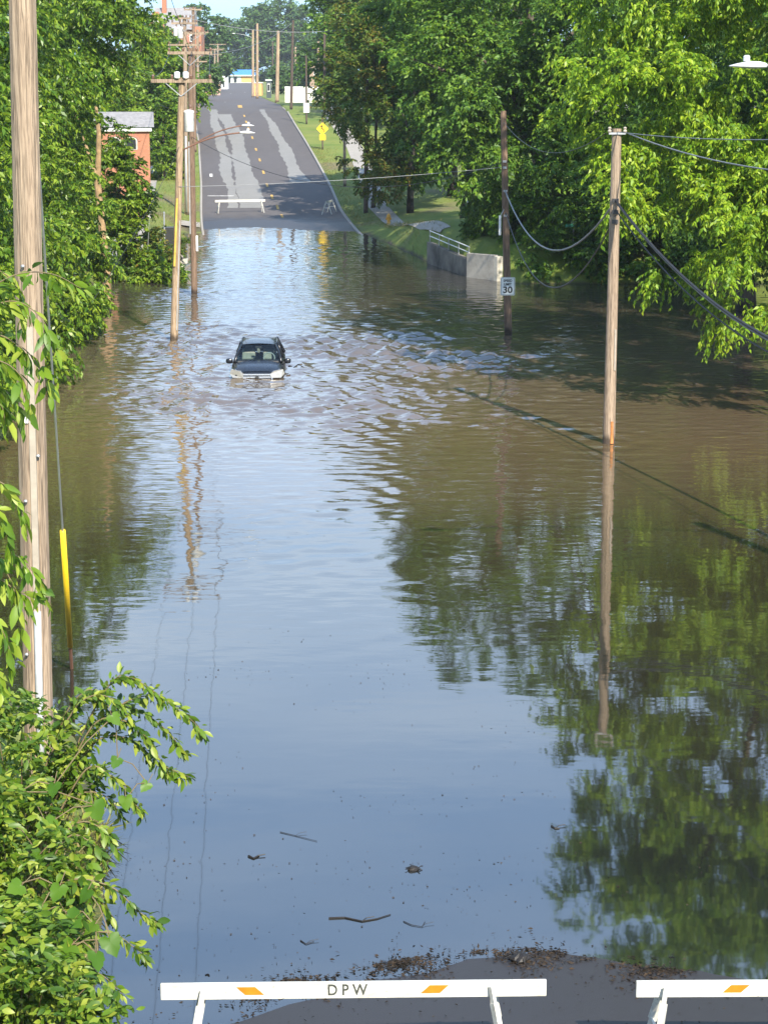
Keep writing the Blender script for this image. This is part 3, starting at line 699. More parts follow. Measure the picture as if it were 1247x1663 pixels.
wire(W(PC, D(300, 28, c0.y).z), D(640, 34, 150), .9, .018, 'wire_grey', 'pale wire crossing the sky in front of the big far tree')
wire(W(PC, D(300, 88, c0.y).z), W(F4, D(474, 36, F4.location.y).z), 1.0, .02, 'wire_grey', 'wire climbing from the tall left pole to the tall dark pole')
wire(W(F4, D(474, 44, F4.location.y).z), D(506, 84, F4.location.y + 12), .1, .03, 'wire_grey', 'guy wire slanting down from the tall dark pole', group='guy wires')
for k, (xx, lab) in enumerate(((-1.0, 'street side'), (0.1, 'middle'), (1.0, 'kerb side'))):
    lab = ('left hand', 'middle', 'right hand')[k]
    wire(W(P0, nt_.z - .3) + Vector((xx, -.15, 0)), W(PA, a1.z + .05) + Vector((xx, -.15, 0)), .7, .006, 'wire', lab + ' line from the foreground pole to the leaning pole')
    wire(W(PA, a1.z + .05) + Vector((xx, -.15, 0)), W(PB, zB(84)) + Vector((xx * .9, -.15, 0)), .25, .012, 'wire', lab + ' line from the leaning pole to the brown pole behind it')
    wire(W(PB, zB(84)) + Vector((xx * .9, -.15, 0)), W(PC, D(300, 71, c0.y).z) + Vector((xx, -.15, 0)), .5, .014, 'wire', lab + ' line from the brown pole to the tall verge pole')
    wire(W(PC, D(300, 71, c0.y).z) + Vector((xx, -.15, 0)), W(PD, D(314, 53, 186).z) + Vector((xx, -.15, 0)), .5, .016, 'wire', lab + ' line from the tall verge pole to the red brown pole')
wire(D(255, 168, 150), W(PE, D(321, 165, 222).z), .6, .018, 'wire', 'low dark wire over the side street at the far crossing')
wire(W(PA, zA(236)), D(150, 490, 62), .25, .009, 'wire', 'stay wire running from the leaning pole down into the left foliage', group='guy wires')
wire(W(PE, D(321, 110, 222).z), W(F2, D(418, 62, F2.location.y).z), 1.5, .022, 'wire', 'far wire strung over the road at the crossing')
# guy of the near pole with its yellow guard
ga = G(117, 1086); gtop = W(P0, nt_.z - 1.2)
gy = thing('guy_wire', ga, 'steel guy wire with long yellow guard slanting from the foreground pole into water', 'guy wire', 'guy wires')
gv = gtop - ga; gv_at = lambda py: gv * ((lambda f: f)(next(t for t in [i / 4000 for i in range(4001)] if (lambda P: (831.5 - FPX * (((P.z - CAMH) * cp + P.y * sp)) / (P.y * cp - (P.z - CAMH) * sp)))(ga + gv * t) <= py)))
MB().tube([gv * -.04, gv], .016, 6).build('cable', 'steel', gy)
MB().tube([gv_at(1050), gv_at(862)], .045, 10).build('guard', 'yellow', gy, smooth=True)
MB().tube([gv * -.03, gv_at(1048)], .03, 6).build('anchor_rod', 'rust', gy)
# marker of another guy at the left shore
yg = G(237, 455, .1)
gy2 = thing('guy_wire', yg, 'short guy with faded yellow guard at the bushy left shore', 'guy wire', 'guy wires')
w2 = W(PB, zB(250)) - yg
MB().tube([Vector((0, 0, -.3)), Vector((.25, .2, 3.2))], .012, 6).build('cable', 'steel', gy2)
MB().tube([Vector((0, 0, -.2)), Vector((.06, .05, 1.3))], .055, 8).build('guard', 'yellow', gy2)

# ------------------------------------------------------------------ signs
def sign_post(name, base, h, r, mat, label, cat): 
    o = thing(name, base, label, cat); MB().tube([(0, 0, -.5), (0, 0, h)], r, 8).build('post', mat, o); return o
def plate(w, h, y, z, rad=.04, n=4, rot=0.0):
    P = []
    for cx_, cz_, a0_ in ((w / 2 - rad, h / 2 - rad, 0), (-w / 2 + rad, h / 2 - rad, 90), (-w / 2 + rad, -h / 2 + rad, 180), (w / 2 - rad, -h / 2 + rad, 270)):
        for k in range(n + 1):
            a = R(a0_ + 90 * k / n); P.append((cx_ + rad * math.cos(a), cz_ + rad * math.sin(a)))
    c, s = math.cos(rot), math.sin(rot)
    return MB().prism([(x * c - z_ * s, x * s + z_ * c + z) for x, z_ in P], y, y + .006)
s0 = D(824, 465, m0.y - .17)
sg = thing('speed_limit_sign', s0, 'white speed limit 30 sign fixed to the dark brown pole', 'sign')
plate(.56, .70, 0, 0).build('panel', 'sign_white', sg)
fr = MB()
for x, z, w, h in ((0, .325, .50, .012), (0, -.325, .50, .012), (-.255, 0, .012, .62), (.255, 0, .012, .62)): fr.box((x, -.003, z), (w, .003, h))
fr.build('border', 'sign_black', sg)
RX = (math.pi / 2, 0, 0)
text_mesh('lettering', 'SPEED', .13, 'sign_black', sg, (0, -.004, .215), RX, .004, .95)
text_mesh('lettering', 'LIMIT', .13, 'sign_black', sg, (0, -.004, .075), RX, .004, .95)
text_mesh('lettering', '30', .34, 'sign_black', sg, (0, -.004, -.145), RX, .010, 1.1)
y0 = ground_hit(524, 243)
ys_ = sign_post('warning_sign', y0, 3.1, .07, 'pole_dark', 'yellow diamond curve warning sign with a plate below on the grass', 'sign')
zc = D(524, 209, y0.y).z - y0.z
plate(.80, .80, -.09, zc, .05, 4, math.pi / 4).build('panel', 'sign_yellow', ys_)
ar = MB(); ar.beam((.08, -.095, zc - .30), (.08, -.095, zc - .06), .10, .08)
ar = MB()
for a_, b_ in (((.10, zc - .30), (.10, zc - .08)), ((.10, zc - .08), (-.08, zc + .06)), ((-.08, zc + .06), (-.08, zc + .20))):
    (x0, z0), (x1, z1) = a_, b_; L_ = math.hypot(x1 - x0, z1 - z0); an = math.atan2(z1 - z0, x1 - x0)
    ar.box(((x0 + x1) / 2, -.094, (z0 + z1) / 2), (L_ + .05, .004, .085), Matrix.Rotation(-an, 3, 'Y'))
ar.prism([(-.22, zc + .18), (.06, zc + .18), (-.08, zc + .36)], -.097, -.092)
ar.build('arrow', 'sign_black', ys_)
plate(.56, .50, -.09, D(524, 223, y0.y).z - y0.z, .04).build('plate', 'sign_yellow', ys_)
w0 = ground_hit(498, 202)
ws = sign_post('regulatory_sign', w0, D(498, 90, w0.y).z - w0.z, .09, 'pole_dark', 'blank white sign on a dark pole at the side street corner', 'sign')
plate(.60, .95, -.11, D(498, 175, w0.y).z - w0.z, .04).build('panel', 'sign_white', ws)
st = G(929, 458)
ss_ = sign_post('street_name_sign', st, D(930, 362, st.y).z, .035, 'steel', 'small green street name sign on a thin post in dark water', 'sign')
MB().box((-.05, -.04, D(930, 366, st.y).z), (.75, .01, .17)).build('panel', 'sign_green', ss_)
for i, (px, yt, lab) in enumerate(((905, 388, 'thin grey post left of the street name sign'), (910, 392, 'shorter grey post beside the street name sign'))):
    b = G(px, 447); o = thing('post', (b.x, b.y, gz(b.x, b.y)), lab, 'post', 'thin posts at the dark shore')
    MB().tube([(0, 0, -.3), (0, 0, D(px, yt, b.y).z - o.location.z)], .04, 8).build('shaft', 'pvc', o); MB().lathe([(.05, 0), (.05, .04), (.02, .06)], (0, 0, D(px, yt, b.y).z - o.location.z), 8).build('cap', 'steel', o)

# ------------------------------------------------------------------ barricades
def barricade(loc, rz, label, lettered, L=3.66, marks=((-.98, 1), (.77, -1)), legs=(-1.42, 1.30), lean=(.10, .10), z0=0.0):
    o = thing('barricade', loc, label, 'barricade', 'white road barricades', rz)
    MB().box((0, 0, .865), (L, .038, .165)).build('plank', 'white_paint', o, bevel=.008)
    for x, k in marks:
        s = .07 * k
        MB().prism([(x - .09 - s * .6, .91), (x + .09 - s * .6, .91), (x + .09 + s * .6, .83), (x - .09 + s * .6, .83)] if k > -2 else [], -.0225, -.0195).build('orange_mark', 'orange', o)
    for i, lx in enumerate(legs):
        sg = -1 if lx < 0 else 1
        for dy, nm in ((-.36, 'leg'), (.36, 'leg')):
            top = Vector((lx, .024 * (1 if dy > 0 else -1) + (.03 if dy > 0 else -.03), .905)); bot = Vector((lx + sg * .17, dy, .0))
            lg = MB().beam(top, bot, .030, .062).build(nm, 'white_paint', o, bevel=.004)
            u_ = top.lerp(bot, .16); w_ = top.lerp(bot, .50)
            MB().beam(u_, w_, .050, .085).build('sleeve', 'white_paint', lg, bevel=.004)
        a = Vector((lx + sg * .09, -.19, .46)); b = Vector((lx + sg * .09, .19, .46))
        MB().beam(a, b, .03, .05).build('spreader', 'white_paint', o)
        MB().lathe([(.012, 0), (.012, .02)], (lx, -.06, .885), 8).build('bolt', 'steel', o)
    if lettered: text_mesh('lettering', 'D P W', .155, 'ink', o, (-.06, -.0205, .867), RX, .003, .86, .0015)
    return o
pl = G(260, 1601, 1.12); pr = G(890, 1592, 1.16)
cxn = (pl + pr) / 2
zg0 = float(zr(cxn.y)) + .0
bar1 = barricade((cxn.x, cxn.y, zg0), math.atan2(pr.y - pl.y, pr.x - pl.x) * .5 + .004, 'white plank barricade with orange marks and DPW stencil in the foreground', True)
pl2 = G(1033, 1599, 1.12)
bar1.rotation_euler.y = -.007
bar2 = barricade((pl2.x + 1.83, pl2.y + .05, float(zr(pl2.y)) - .01), .012, 'white barricade cut off by the right edge of the foreground', False, legs=(-1.55, 1.35), marks=((-.88, -1.0), (.77, -1)))
# white backing of its orange mark
MB().prism([(-1.08, .92), (-.70, .92), (-.70, .82), (-1.08, .82)], -.0212, -.0190).build('reflective_panel', 'sign_white', bar2)
fl = ground_hit(350, 347); frr = ground_hit(431, 345)
fc = (fl + frr) / 2
barricade((fc.x, fc.y, float(zr(fc.y))), math.atan2(frr.y - fl.y, frr.x - fl.x), 'white barricade across the far lane just above the waterline', False, marks=(), legs=(-1.5, 1.5))
ab = ground_hit(535, 347)
barricade((ab.x, ab.y, float(zr(ab.y))), R(80), 'white barricade seen end on at the right kerb of the far road', False, L=2.2, marks=(), legs=(-.8, .8))

# ------------------------------------------------------------------ small street things
h0 = ground_hit(631, 365)
hy = thing('fire_hydrant', h0, 'orange yellow fire hydrant on the grass at the water edge', 'fire hydrant')
MB().lathe([(.16, -.1), (.16, .04), (.11, .06), (.11, .45), (.15, .47), (.15, .52), (.12, .54)], (0, 0, 0), 14).build('barrel', 'hydrant', hy, smooth=True)
MB().lathe([(.13, .54), (.12, .62), (.07, .69), (.03, .72), (.03, .76)], (0, 0, 0), 14).build('bonnet', 'hydrant', hy, smooth=True)
for s in (-1, 1): MB().tube([(s * .09, 0, .38), (s * .2, 0, .38)], .055, 10).build('outlet', 'hydrant', hy)
MB().tube([(0, -.09, .34), (0, -.2, .34)], .075, 10).build('nozzle', 'hydrant', hy)

def wall_obj():
    P = [Vector((5.55, 100.0, 0)), Vector((4.12, 102.1, 0)), Vector((2.31, 110.2, 0))]
    o = thing('retaining_wall', P[1], 'low concrete retaining wall with a pale sunlit end and metal railing by water', 'wall')
    a, b, c = [p - P[1] for p in P]
    t1 = D(757, 411, 102.1).z; t2 = D(805, 417, 100).z
    nrm = Vector((-(b - a).y, (b - a).x, 0)).normalized()
    n2 = Vector(((c - b).y, -(c - b).x, 0)).normalized() * .3
    d1 = (a - b).normalized()
    def slab_(p, q, n, z0p, z0q, zp, zq):
        return MB().add([(p.x, p.y, -1.2), (q.x, q.y, -1.2), (q.x + n.x, q.y + n.y, -1.2), (p.x + n.x, p.y + n.y, -1.2), (p.x, p.y, zp), (q.x, q.y, zq), (q.x + n.x, q.y + n.y, zq), (p.x + n.x, p.y + n.y, zp)],
                        [(3, 2, 1, 0), (4, 5, 6, 7), (0, 1, 5, 4), (1, 2, 6, 5), (2, 3, 7, 6), (3, 0, 4, 7)])
    nn = Vector((d1.y, -d1.x, 0)) * -.3
    e = a - d1 * .28
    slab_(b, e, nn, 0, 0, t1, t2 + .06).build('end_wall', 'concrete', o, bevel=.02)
    slab_(e + d1 * .003, a, nn * 1.15, 0, 0, t2 + .02, t2).build('pier', 'stone', o, bevel=.02)  # paler than the wall: sunlight on the end post put into the colour
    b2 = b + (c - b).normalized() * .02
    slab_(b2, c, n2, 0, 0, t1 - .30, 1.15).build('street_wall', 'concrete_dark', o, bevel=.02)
    for k in range(5):
        p = b.lerp(c, k / 4 * .98 + .01) + n2 * .5
        MB().tube([(p.x, p.y, t1 - .35), (p.x, p.y, t1 + .32 + .06 * k)], .03, 8).build('rail_post', 'steel', o)
    for dz in (.30, .02):
        p = b + n2 * .5; q_ = c + n2 * .5
        MB().tube([(p.x, p.y, t1 + dz), (q_.x, q_.y, t1 + dz + .24)], .028, 8).build('rail', 'alu', o)
wall_obj()
tb = ground_hit(276, 402)
bn = thing('trash_bin', (tb.x, tb.y, tb.z), 'black wheeled bin beside the left path behind the leaning pole', 'bin')
MB().add([(-.28, -.30, 0), (.28, -.30, 0), (.28, .30, 0), (-.28, .30, 0), (-.36, -.40, 1.05), (.36, -.40, 1.05), (.36, .40, 1.05), (-.36, .40, 1.05)], [(3, 2, 1, 0), (0, 1, 5, 4), (1, 2, 6, 5), (2, 3, 7, 6), (3, 0, 4, 7), (4, 5, 6, 7)]).build('body', 'bin', bn, bevel=.02)
MB().box((0, 0, 1.10), (.78, .86, .08)).build('lid', 'bin', bn, bevel=.02)
for s in (-.3, .3): MB().tube([(s - .04, .36, .12), (s + .04, .36, .12)], .12, 12).build('wheel', 'rubber', bn)
for px, py, pt, lab in ((268, 398, 346, 'galvanised fence post left of the black bin'), (262, 405, 372, 'shorter fence post in the browning bush by the shore')):
    b = ground_hit(px, py); o = thing('fence_post', b, lab, 'fence post', 'fence posts on the left lawn')
    h_ = D(px, pt, b.y).z - b.z
    MB().tube([(0, 0, -.3), (0, 0, h_)], .04, 8).build('shaft', 'steel', o); MB().lathe([(.055, 0), (.05, .05), (.01, .08)], (0, 0, h_), 8).build('cap', 'steel', o)
sw = ground_hit(270, 436)
o = thing('stone_wall', (sw.x, sw.y, sw.z), 'pale low stone wall stub at the left shore', 'wall')
mb = MB(); rr = random.Random(3)
for row in range(4):
    for k in range(4): mb.box((-.85 + k * .5 + (row % 2) * .22, rr.uniform(-.04, .04), .12 + row * .25), (.48, .45, .24))
mb.build('stonework', 'stone', o, bevel=.03)

# ------------------------------------------------------------------ buildings
def brick_house():
    bY = 131.0; xr = D(245, 300, bY).x; zb = gz(xr, bY); zt = D(200, 211, bY).z - zb; rt_ = D(200, 184, bY + 3).z - zb
    o = thing('brick_building', (xr, bY, zb), 'narrow two storey orange brick building behind the left foliage', 'building', rz=R(6.6))
    Wd, Dp = 3.3, 6.0
    MB().box((-Wd / 2, Dp / 2, zt / 2 - .3), (Wd, Dp, zt + .6)).build('wall', 'brick', o)
    MB().box((-Wd / 2, -.06, zt + .05), (Wd + .3, .28, .26)).build('fascia', 'white_trim', o)
    rf = MB(); e = .3
    rf.add([(-Wd - e, -e, zt + .18), (e, -e, zt + .18), (e, Dp + e, zt + .18), (-Wd - e, Dp + e, zt + .18), (-Wd - e, Dp / 2, rt_ + .1), (e, Dp / 2, rt_ + .1)], [(0, 1, 5, 4), (2, 3, 4, 5), (1, 2, 5), (3, 0, 4), (3, 2, 1, 0)])
    rf.build('roof', 'roof_grey', o)
    for px in (213, 187):
        wx_ = D(px, 230, bY).x - xr; wz = D(px, 243, bY).z - zb; hz = D(px, 222, bY).z - zb - wz
        P = [(-.42, 0), (.42, 0), (.42, hz - .25)] + [(.42 * math.cos(R(a)), hz - .25 + .25 * math.sin(R(a))) for a in range(15, 180, 15)] + [(-.42, hz - .25)]
        w = MB().prism([(wx_ + x, wz + z) for x, z in P], -.03, .02).build('window', 'stone', o)
        P2_ = [(x * .78, .07 + (z - .07) * .86 + .03) for x, z in P]
        MB().prism([(wx_ + x, wz + z) for x, z in P2_], -.045, -.031).build('pane', 'glass_dark', w)
        ar_ = MB()
        for a in range(10, 171, 16):
            ar_.box((wx_ + .54 * math.cos(R(a)), -.02, wz + hz - .27 + .36 * math.sin(R(a))), (.15, .07, .12), Matrix.Rotation(-R(a), 3, 'Y'))
        ar_.build('arch', 'brick_far', w)
    MB().tube([(-.12, -.08, 0), (-.12, -.08, D(243, 306, bY).z - zb)], .10, 10).build('downspout', 'white_trim', o)
    MB().tube([(-Wd + .1, -.08, zt - 1.3), (-Wd + .1, -.08, zt)], .06, 8).build('gutter_pipe', 'white_trim', o)
brick_house()
def far_brick():
    Y = 330.0; a = D(236, 60, Y); xl = a.x; zb = gz(xl, Y)
    o = thing('brick_house', (xl, Y, zb), 'tall red brick house with slate roof and chimney above the far left trees', 'house')
    ze = D(280, 48, Y).z - zb; zp = D(280, 17, Y).z - zb; wd = D(310, 50, Y).x - xl
    mb = MB(); mb.box((wd / 2, 5, ze / 2), (wd, 10, ze)); mb.build('wall', 'brick_far', o)
    gx = D(272, 40, Y).x - xl
    MB().prism([(0, ze), (gx, ze), (gx * .62, zp - .2), (gx * .38, zp - .2)], -.35, .2).build('gable', 'brick', o)
    MB().add([(gx * .3, -.5, ze), (wd + .4, -.5, ze), (wd + .4, 10.5, ze), (gx * .3, 10.5, ze), (gx * .3, 5, zp + .6), (wd + .4, 5, zp + .6)], [(0, 1, 5, 4), (2, 3, 4, 5), (1, 2, 5), (3, 0, 4), (3, 2, 1, 0)]).build('roof', 'roof_grey', o)
    cx_ = D(263, 10, Y).x - xl
    ch = MB().box((cx_, 4, zp + .9), (.75, .75, 2.4)).build('chimney', 'brick', o); MB().box((cx_, 4, zp + 2.15), (.9, .9, .14)).build('chimney_cap', 'stone', ch)
    wx_ = D(254, 40, Y).x - xl
    w = MB().box((wx_, -.40, D(254, 39, Y).z - zb), (.85, .12, 1.2)).build('window', 'white_trim', o); MB().box((wx_, -.47, D(254, 40, Y).z - zb), (.6, .03, .9)).build('pane', 'glass_dark', w)
    tx = D(318, 60, Y).x - xl; tw = D(326, 60, Y).x - D(308, 60, Y).x
    MB().box((tx, 3, (D(318, 43, Y).z - zb) / 2), (tw, 6, D(318, 43, Y).z - zb)).build('wing', 'brick', o)
    for k, py in enumerate((62, 78)):
        w = MB().box((tx - tw * .35, -.05, D(318, py, Y).z - zb), (.6, .1, 1.1)).build('window', 'white_trim', o); MB().box((tx - tw * .35, -.115, D(318, py, Y).z - zb), (.42, .03, .85)).build('pane', 'glass_dark', w)
far_brick()
def canopy_shop():
    Y = 712.0; b = D(375, 134, Y); xl = b.x; zb = gz(xl, Y); Zf = lambda py: D(390, py, Y).z - zb
    o = thing('roadside_shop', (xl, Y, zb), 'low white and orange shop with a blue roof at the end of the road', 'shop')
    wd = D(412, 120, Y).x - xl
    MB().box((wd / 2, 4, Zf(122) / 2), (wd, 8, Zf(122))).build('wall', 'gas_white', o)
    MB().box((wd * .72, -.06, Zf(128)), (wd * .52, .1, Zf(122) - Zf(133))).build('front_panel', 'gas_orange', o)
    z0, z1 = Zf(122), Zf(113)
    MB().add([(-.6, -.9, z0), (wd + .6, -.9, z0), (wd + .6, 8.6, z0), (-.6, 8.6, z0), (.6, 3.2, z1), (wd - .6, 3.2, z1), (wd - .6, 4.8, z1), (.6, 4.8, z1)], [(3, 2, 1, 0), (4, 5, 6, 7), (0, 1, 5, 4), (1, 2, 6, 5), (2, 3, 7, 6), (3, 0, 4, 7)]).build('roof', 'gas_blue', o)
    MB().box((wd / 2, -.95, z0 - .15), (wd + 1.2, .12, .35)).build('fascia', 'gas_white', o)
    MB().box((wd * .2, -.06, Zf(129)), (1.1, .1, 2.0)).build('door', 'glass_dark', o)
canopy_shop()
def simple_box(name, px0, px1, pt, pb, Y, dep, mat, label, cat, roofmat=None, eave=.2, trim=None, wins=()):
    a = D(px0, pb, Y); b = D(px1, pt, Y); zb = min(gz(a.x, Y), a.z); o = thing(name, (a.x, Y, zb), label, cat)
    w, h = b.x - a.x, b.z - zb
    MB().box((w / 2, dep / 2, h / 2), (w, dep, h)).build('wall', mat, o)
    MB().box((w / 2, dep / 2, h + .09), (w + eave, dep + eave, .18)).build('roof', roofmat or 'roof_grey', o)
    for fx, fz, fw, fh, wm in wins:
        wo_ = MB().box((w * fx, -.04, h * fz), (w * fw, .08, h * fh)).build('window' if wm != 'door' else 'door', 'white_trim', o)
        MB().box((w * fx, -.085, h * fz), (w * fw * .8, .02, h * fh * .82)).build('pane', 'glass_dark', wo_)
    return o
o = simple_box('trailer', 463, 525, 143, 163, 265, 3.0, 'trailer', 'long off white trailer standing on the far right lot', 'trailer', 'alu', .05)
for k in range(1, 5): MB().box((k * .98, -.03, .95), (.04, .04, 1.3)).build('rib', 'white_trim', o)
simple_box('brown_building', 503, 524, 100, 143, 420, 8, 'tan_wall', 'brown gabled building behind the poles on the far right', 'building', wins=((.4, .7, .2, .2, 'w'),))
simple_box('white_shed', 515, 524, 124, 142, 400, 3, 'gas_white', 'small white shed in front of the brown building', 'shed', wins=((.5, .45, .3, .5, 'door'),))
simple_box('blue_building', 526, 543, 101, 150, 300, 6, 'blue_wall', 'blue metal building half hidden by the browning tree', 'building', wins=((.5, .6, .25, .1, 'w'),))
o = simple_box('booth', 433, 440, 131, 158, 345, 1.2, 'booth', 'dark narrow booth with a pale roof by the far poles', 'booth', 'alu', .3, wins=((.5, .6, .6, .45, 'w'),))
simple_box('orange_hut', 413, 425, 135, 150, 420, 4, 'gas_orange', 'small orange hut behind the pair of tan poles', 'hut', 'gas_white', .3, wins=((.3, .5, .2, .5, 'door'),))
simple_box('white_kiosk', 357, 370, 123, 133, 560, 3, 'gas_white', 'small white kiosk left of the blue roofed shop', 'kiosk', wins=((.5, .4, .25, .6, 'door'),))
simple_box('brick_shed', 312, 324, 131, 147, 420, 4, 'brick_far', 'small red brick shed at the left of the far crossing', 'shed', wins=((.7, .5, .2, .5, 'door'),))
o = thing('pink_wall', D(323, 148, 420), 'low pinkish brick wall left of the distant road', 'wall')
wdt = D(358, 148, 420).x - D(323, 148, 420).x
MB().box((wdt / 2, 0, .5), (wdt, .4, 2.6)).build('brickwork', 'pink_wall', o); MB().box((wdt / 2, 0, 1.87), (wdt + .1, .55, .14)).build('coping', 'stone', o)

# ------------------------------------------------------------------ cars
def car_paint(name, col):
    m, nt, b = nmat(name); b.inputs['Base Color'].default_value = (*col, 1)
    b.inputs['Metallic'].default_value = .25; b.inputs['Roughness'].default_value = .22; b.inputs['Coat Weight'].default_value = .35; b.inputs['Coat Roughness'].default_value = .05
    f = noise(nt, coords(nt), 3, 5); r = N(nt, 'ShaderNodeMapRange'); r.inputs['To Min'].default_value = .16; r.inputs['To Max'].default_value = .4
    nt.links.new(f, r.inputs[0]); nt.links.new(r.outputs[0], b.inputs['Roughness']); return m
M['car_black'] = car_paint('black_car_paint', (.012, .014, .020))
M['car_white'] = car_paint('white_car_paint', (.70, .70, .70))
M['chrome'] = plain('bright_chrome', (.80, .80, .80), .18, .85, var=.05)
M['seat'] = plain('beige_seat_cloth', (.36, .34, .29), .85)
M['dash'] = plain('dark_dashboard', (.03, .03, .032), .6)
M['lamp_lens'] = plain('clear_headlamp_lens', (.40, .385, .35), .12, .3, var=.1, coat=1.0)
M['amber'] = plain('amber_lens', (.55, .14, .03), .2, coat=1.0)
def glass_mat():
    m = bpy.data.materials.new('tinted_windscreen_glass'); m.use_nodes = True; nt = m.node_tree; nt.nodes.clear()
    o = nt.nodes.new('ShaderNodeOutputMaterial'); mxs = nt.nodes.new('ShaderNodeMixShader'); fz = N(nt, 'ShaderNodeFresnel', IOR=1.5)
    t = N(nt, 'ShaderNodeBsdfTransparent', Color=(.55, .66, .66, 1)); gl = N(nt, 'ShaderNodeBsdfGlossy', Roughness=.03)
    nt.links.new(fz.outputs[0], mxs.inputs[0]); nt.links.new(t.outputs[0], mxs.inputs[1]); nt.links.new(gl.outputs[0], mxs.inputs[2]); nt.links.new(mxs.outputs[0], o.inputs[0])
    return m
M['car_glass'] = glass_mat()
def make_car(loc, rz, paint, label, group):
    o = thing('car', loc, label, 'car', group, rz)
    # lower body: stations from nose (y=-2.25) to tail
    st = [(-2.24, .60, .42, .72, .80), (-2.16, .78, .36, .80, .90), (-1.95, .87, .32, .88, .985), (-1.55, .91, .30, .955, 1.05), (-1.15, .92, .30, 1.0, 1.095), (-.85, .92, .30, 1.03, 1.12), (-.3, .92, .30, 1.05, 1.06), (.6, .92, .30, 1.07, 1.08), (1.5, .91, .30, 1.08, 1.09), (2.0, .86, .34, 1.06, 1.07), (2.24, .74, .42, .98, 1.0)]
    vs = []; fs = []; n = 11
    for y, w, zb, zs, zt in st:
        half = [(w * .80, zb), (w * .97, zb + .12), (w, zb + .32), (w * .985, zs - .06), (w * .93, zs + .01), (w * .80, zt - .015)]
        ring = [(x, z) for x, z in half] + [(0, zt + .012)] + [(-x, z) for x, z in half[::-1]]
        vs += [(x, y, z) for x, z in ring]
    n = 13
    for i in range(len(st) - 1):
        for k in range(n):
            fs.append((i * n + k, (i + 1) * n + k, (i + 1) * n + (k + 1) % n, i * n + (k + 1) % n))
    fs += [tuple(range(n)), tuple((len(st) - 1) * n + k for k in range(n - 1, -1, -1))]
    MB().add(vs, fs).build('body', paint, o, smooth=True, bevel=0)
    # hood, a shell a few millimetres proud
    hv = []; hs = st[1:6]
    for y, w, zb, zs, zt in hs:
        for x, d in ((-.80, 0), (-.55, .022), (-.25, .03), (0, .032), (.25, .03), (.55, .022), (.80, 0)): hv.append((x * w * .95, y + .02, zt + d + .006 - (.012 if abs(x) > .7 else 0)))
    MB().add(hv, [(i * 7 + k, i * 7 + k + 1, (i + 1) * 7 + k + 1, (i + 1) * 7 + k) for i in range(len(hs) - 1) for k in range(6)]).build('hood', paint, o, smooth=True)
    # greenhouse
    A0, A1 = Vector((.80, -.92, 1.10)), Vector((.60, -.08, 1.60)); B1 = Vector((.62, .75, 1.655)); C1 = Vector((.585, 1.75, 1.60)); C0 = Vector((.78, 2.1, 1.06)); B0 = Vector((.83, .45, 1.07))
    mir = lambda v: Vector((-v.x, v.y, v.z))
    rv = []; rf_ = []
    for (p, zc_) in ((A1, .04), (Vector((.62, .35, 1.645)), .045), (B1, .045), (Vector((.61, 1.3, 1.645)), .045), (C1, .035)):
        for t in (-1, -.9, -.5, 0, .5, .9, 1): rv.append((p.x * t, p.y, p.z + zc_ * (1 - t * t) - (.03 if abs(t) == 1 else 0)))
    m_ = len(rv)
    rv2 = [(x, y, z - .04) for x, y, z in rv]
    for i in range(4):
        for k in range(6):
            rf_.append((i * 7 + k, i * 7 + k + 1, (i + 1) * 7 + k + 1, (i + 1) * 7 + k)); rf_.append(tuple(m_ + j for j in (i * 7 + k, (i + 1) * 7 + k, (i + 1) * 7 + k + 1, i * 7 + k + 1)))
    MB().add(rv + rv2, rf_).build('roof', paint, o, smooth=True)
    for s in (1, -1):
        f_ = (lambda v: v) if s == 1 else mir
        MB().tube([f_(A0), f_(A0.lerp(A1, .5)) + Vector((s * .02, 0, .02)), f_(A1)], [.055, .05, .045], 8).build('pillar', paint, o, smooth=True)
        MB().tube([f_(B0), f_(Vector((.64, .45, 1.63)))], .045, 8).build('pillar', paint, o, smooth=True)
        MB().tube([f_(C0), f_(C1)], [.12, .07], 8).build('pillar', paint, o, smooth=True)
        MB().tube([f_(A1), f_(Vector((.635, .35, 1.63))), f_(B1) + Vector((s * .01, 0, -.02)), f_(C1)], .035, 8).build('door_frame', paint, o, smooth=True)
        for q in ((A0 + Vector((.02, .12, 0)), B0, Vector((.63, .45, 1.60)), A1 + Vector((.02, .1, -.03))), (B0, C0, C1, Vector((.63, .45, 1.60)))):
            P = [f_(v) for v in q]; MB().add(P, [(0, 1, 2, 3)]).build('side_window', 'car_glass', o)
        mm = MB(); mm.lathe([(.02, -.10), (.09, -.085), (.115, 0), (.10, .075), (.03, .10)], (0, 0, 0), 12)
        mo = mm.build('mirror', paint, o, smooth=True); mo.location = (s * 1.01, -.62, 1.09); mo.scale = (1.1, .6, .95)
        MB().beam((s * .86, -.62, 1.04), (s * .96, -.62, 1.07), .05, .05).build('mirror_stalk', 'dash', mo); 
        k_ = mo.children[0]; k_.parent = o; k_.name = 'mirror_stalk'
        # headlight: a swept wedge wrapping the corner
        hl = [(.47, -2.225, .735), (.80, -2.15, .735), (.915, -1.90, .84), (.86, -1.88, .985), (.58, -2.10, .955), (.45, -2.20, .87)]
        P = [(s * x * 1.03, y - .095, z) for x, y, z in hl]; Pb = [(s * x * .93, y + .12, z - .01) for x, y, z in hl]
        nn = 6; F = [tuple(range(nn)) if s == 1 else tuple(range(nn - 1, -1, -1))] + [(i, (i + 1) % nn, (i + 1) % nn + nn, i + nn) for i in range(nn)]
        MB().add(P + Pb, F).build('headlight', 'lamp_lens', o)
        MB().add([(s * .80, -2.11, .80), (s * .905, -1.85, .86), (s * .905, -1.83, .78), (s * .79, -2.13, .72)], [(0, 1, 2, 3)]).build('corner_lens', 'amber', o)
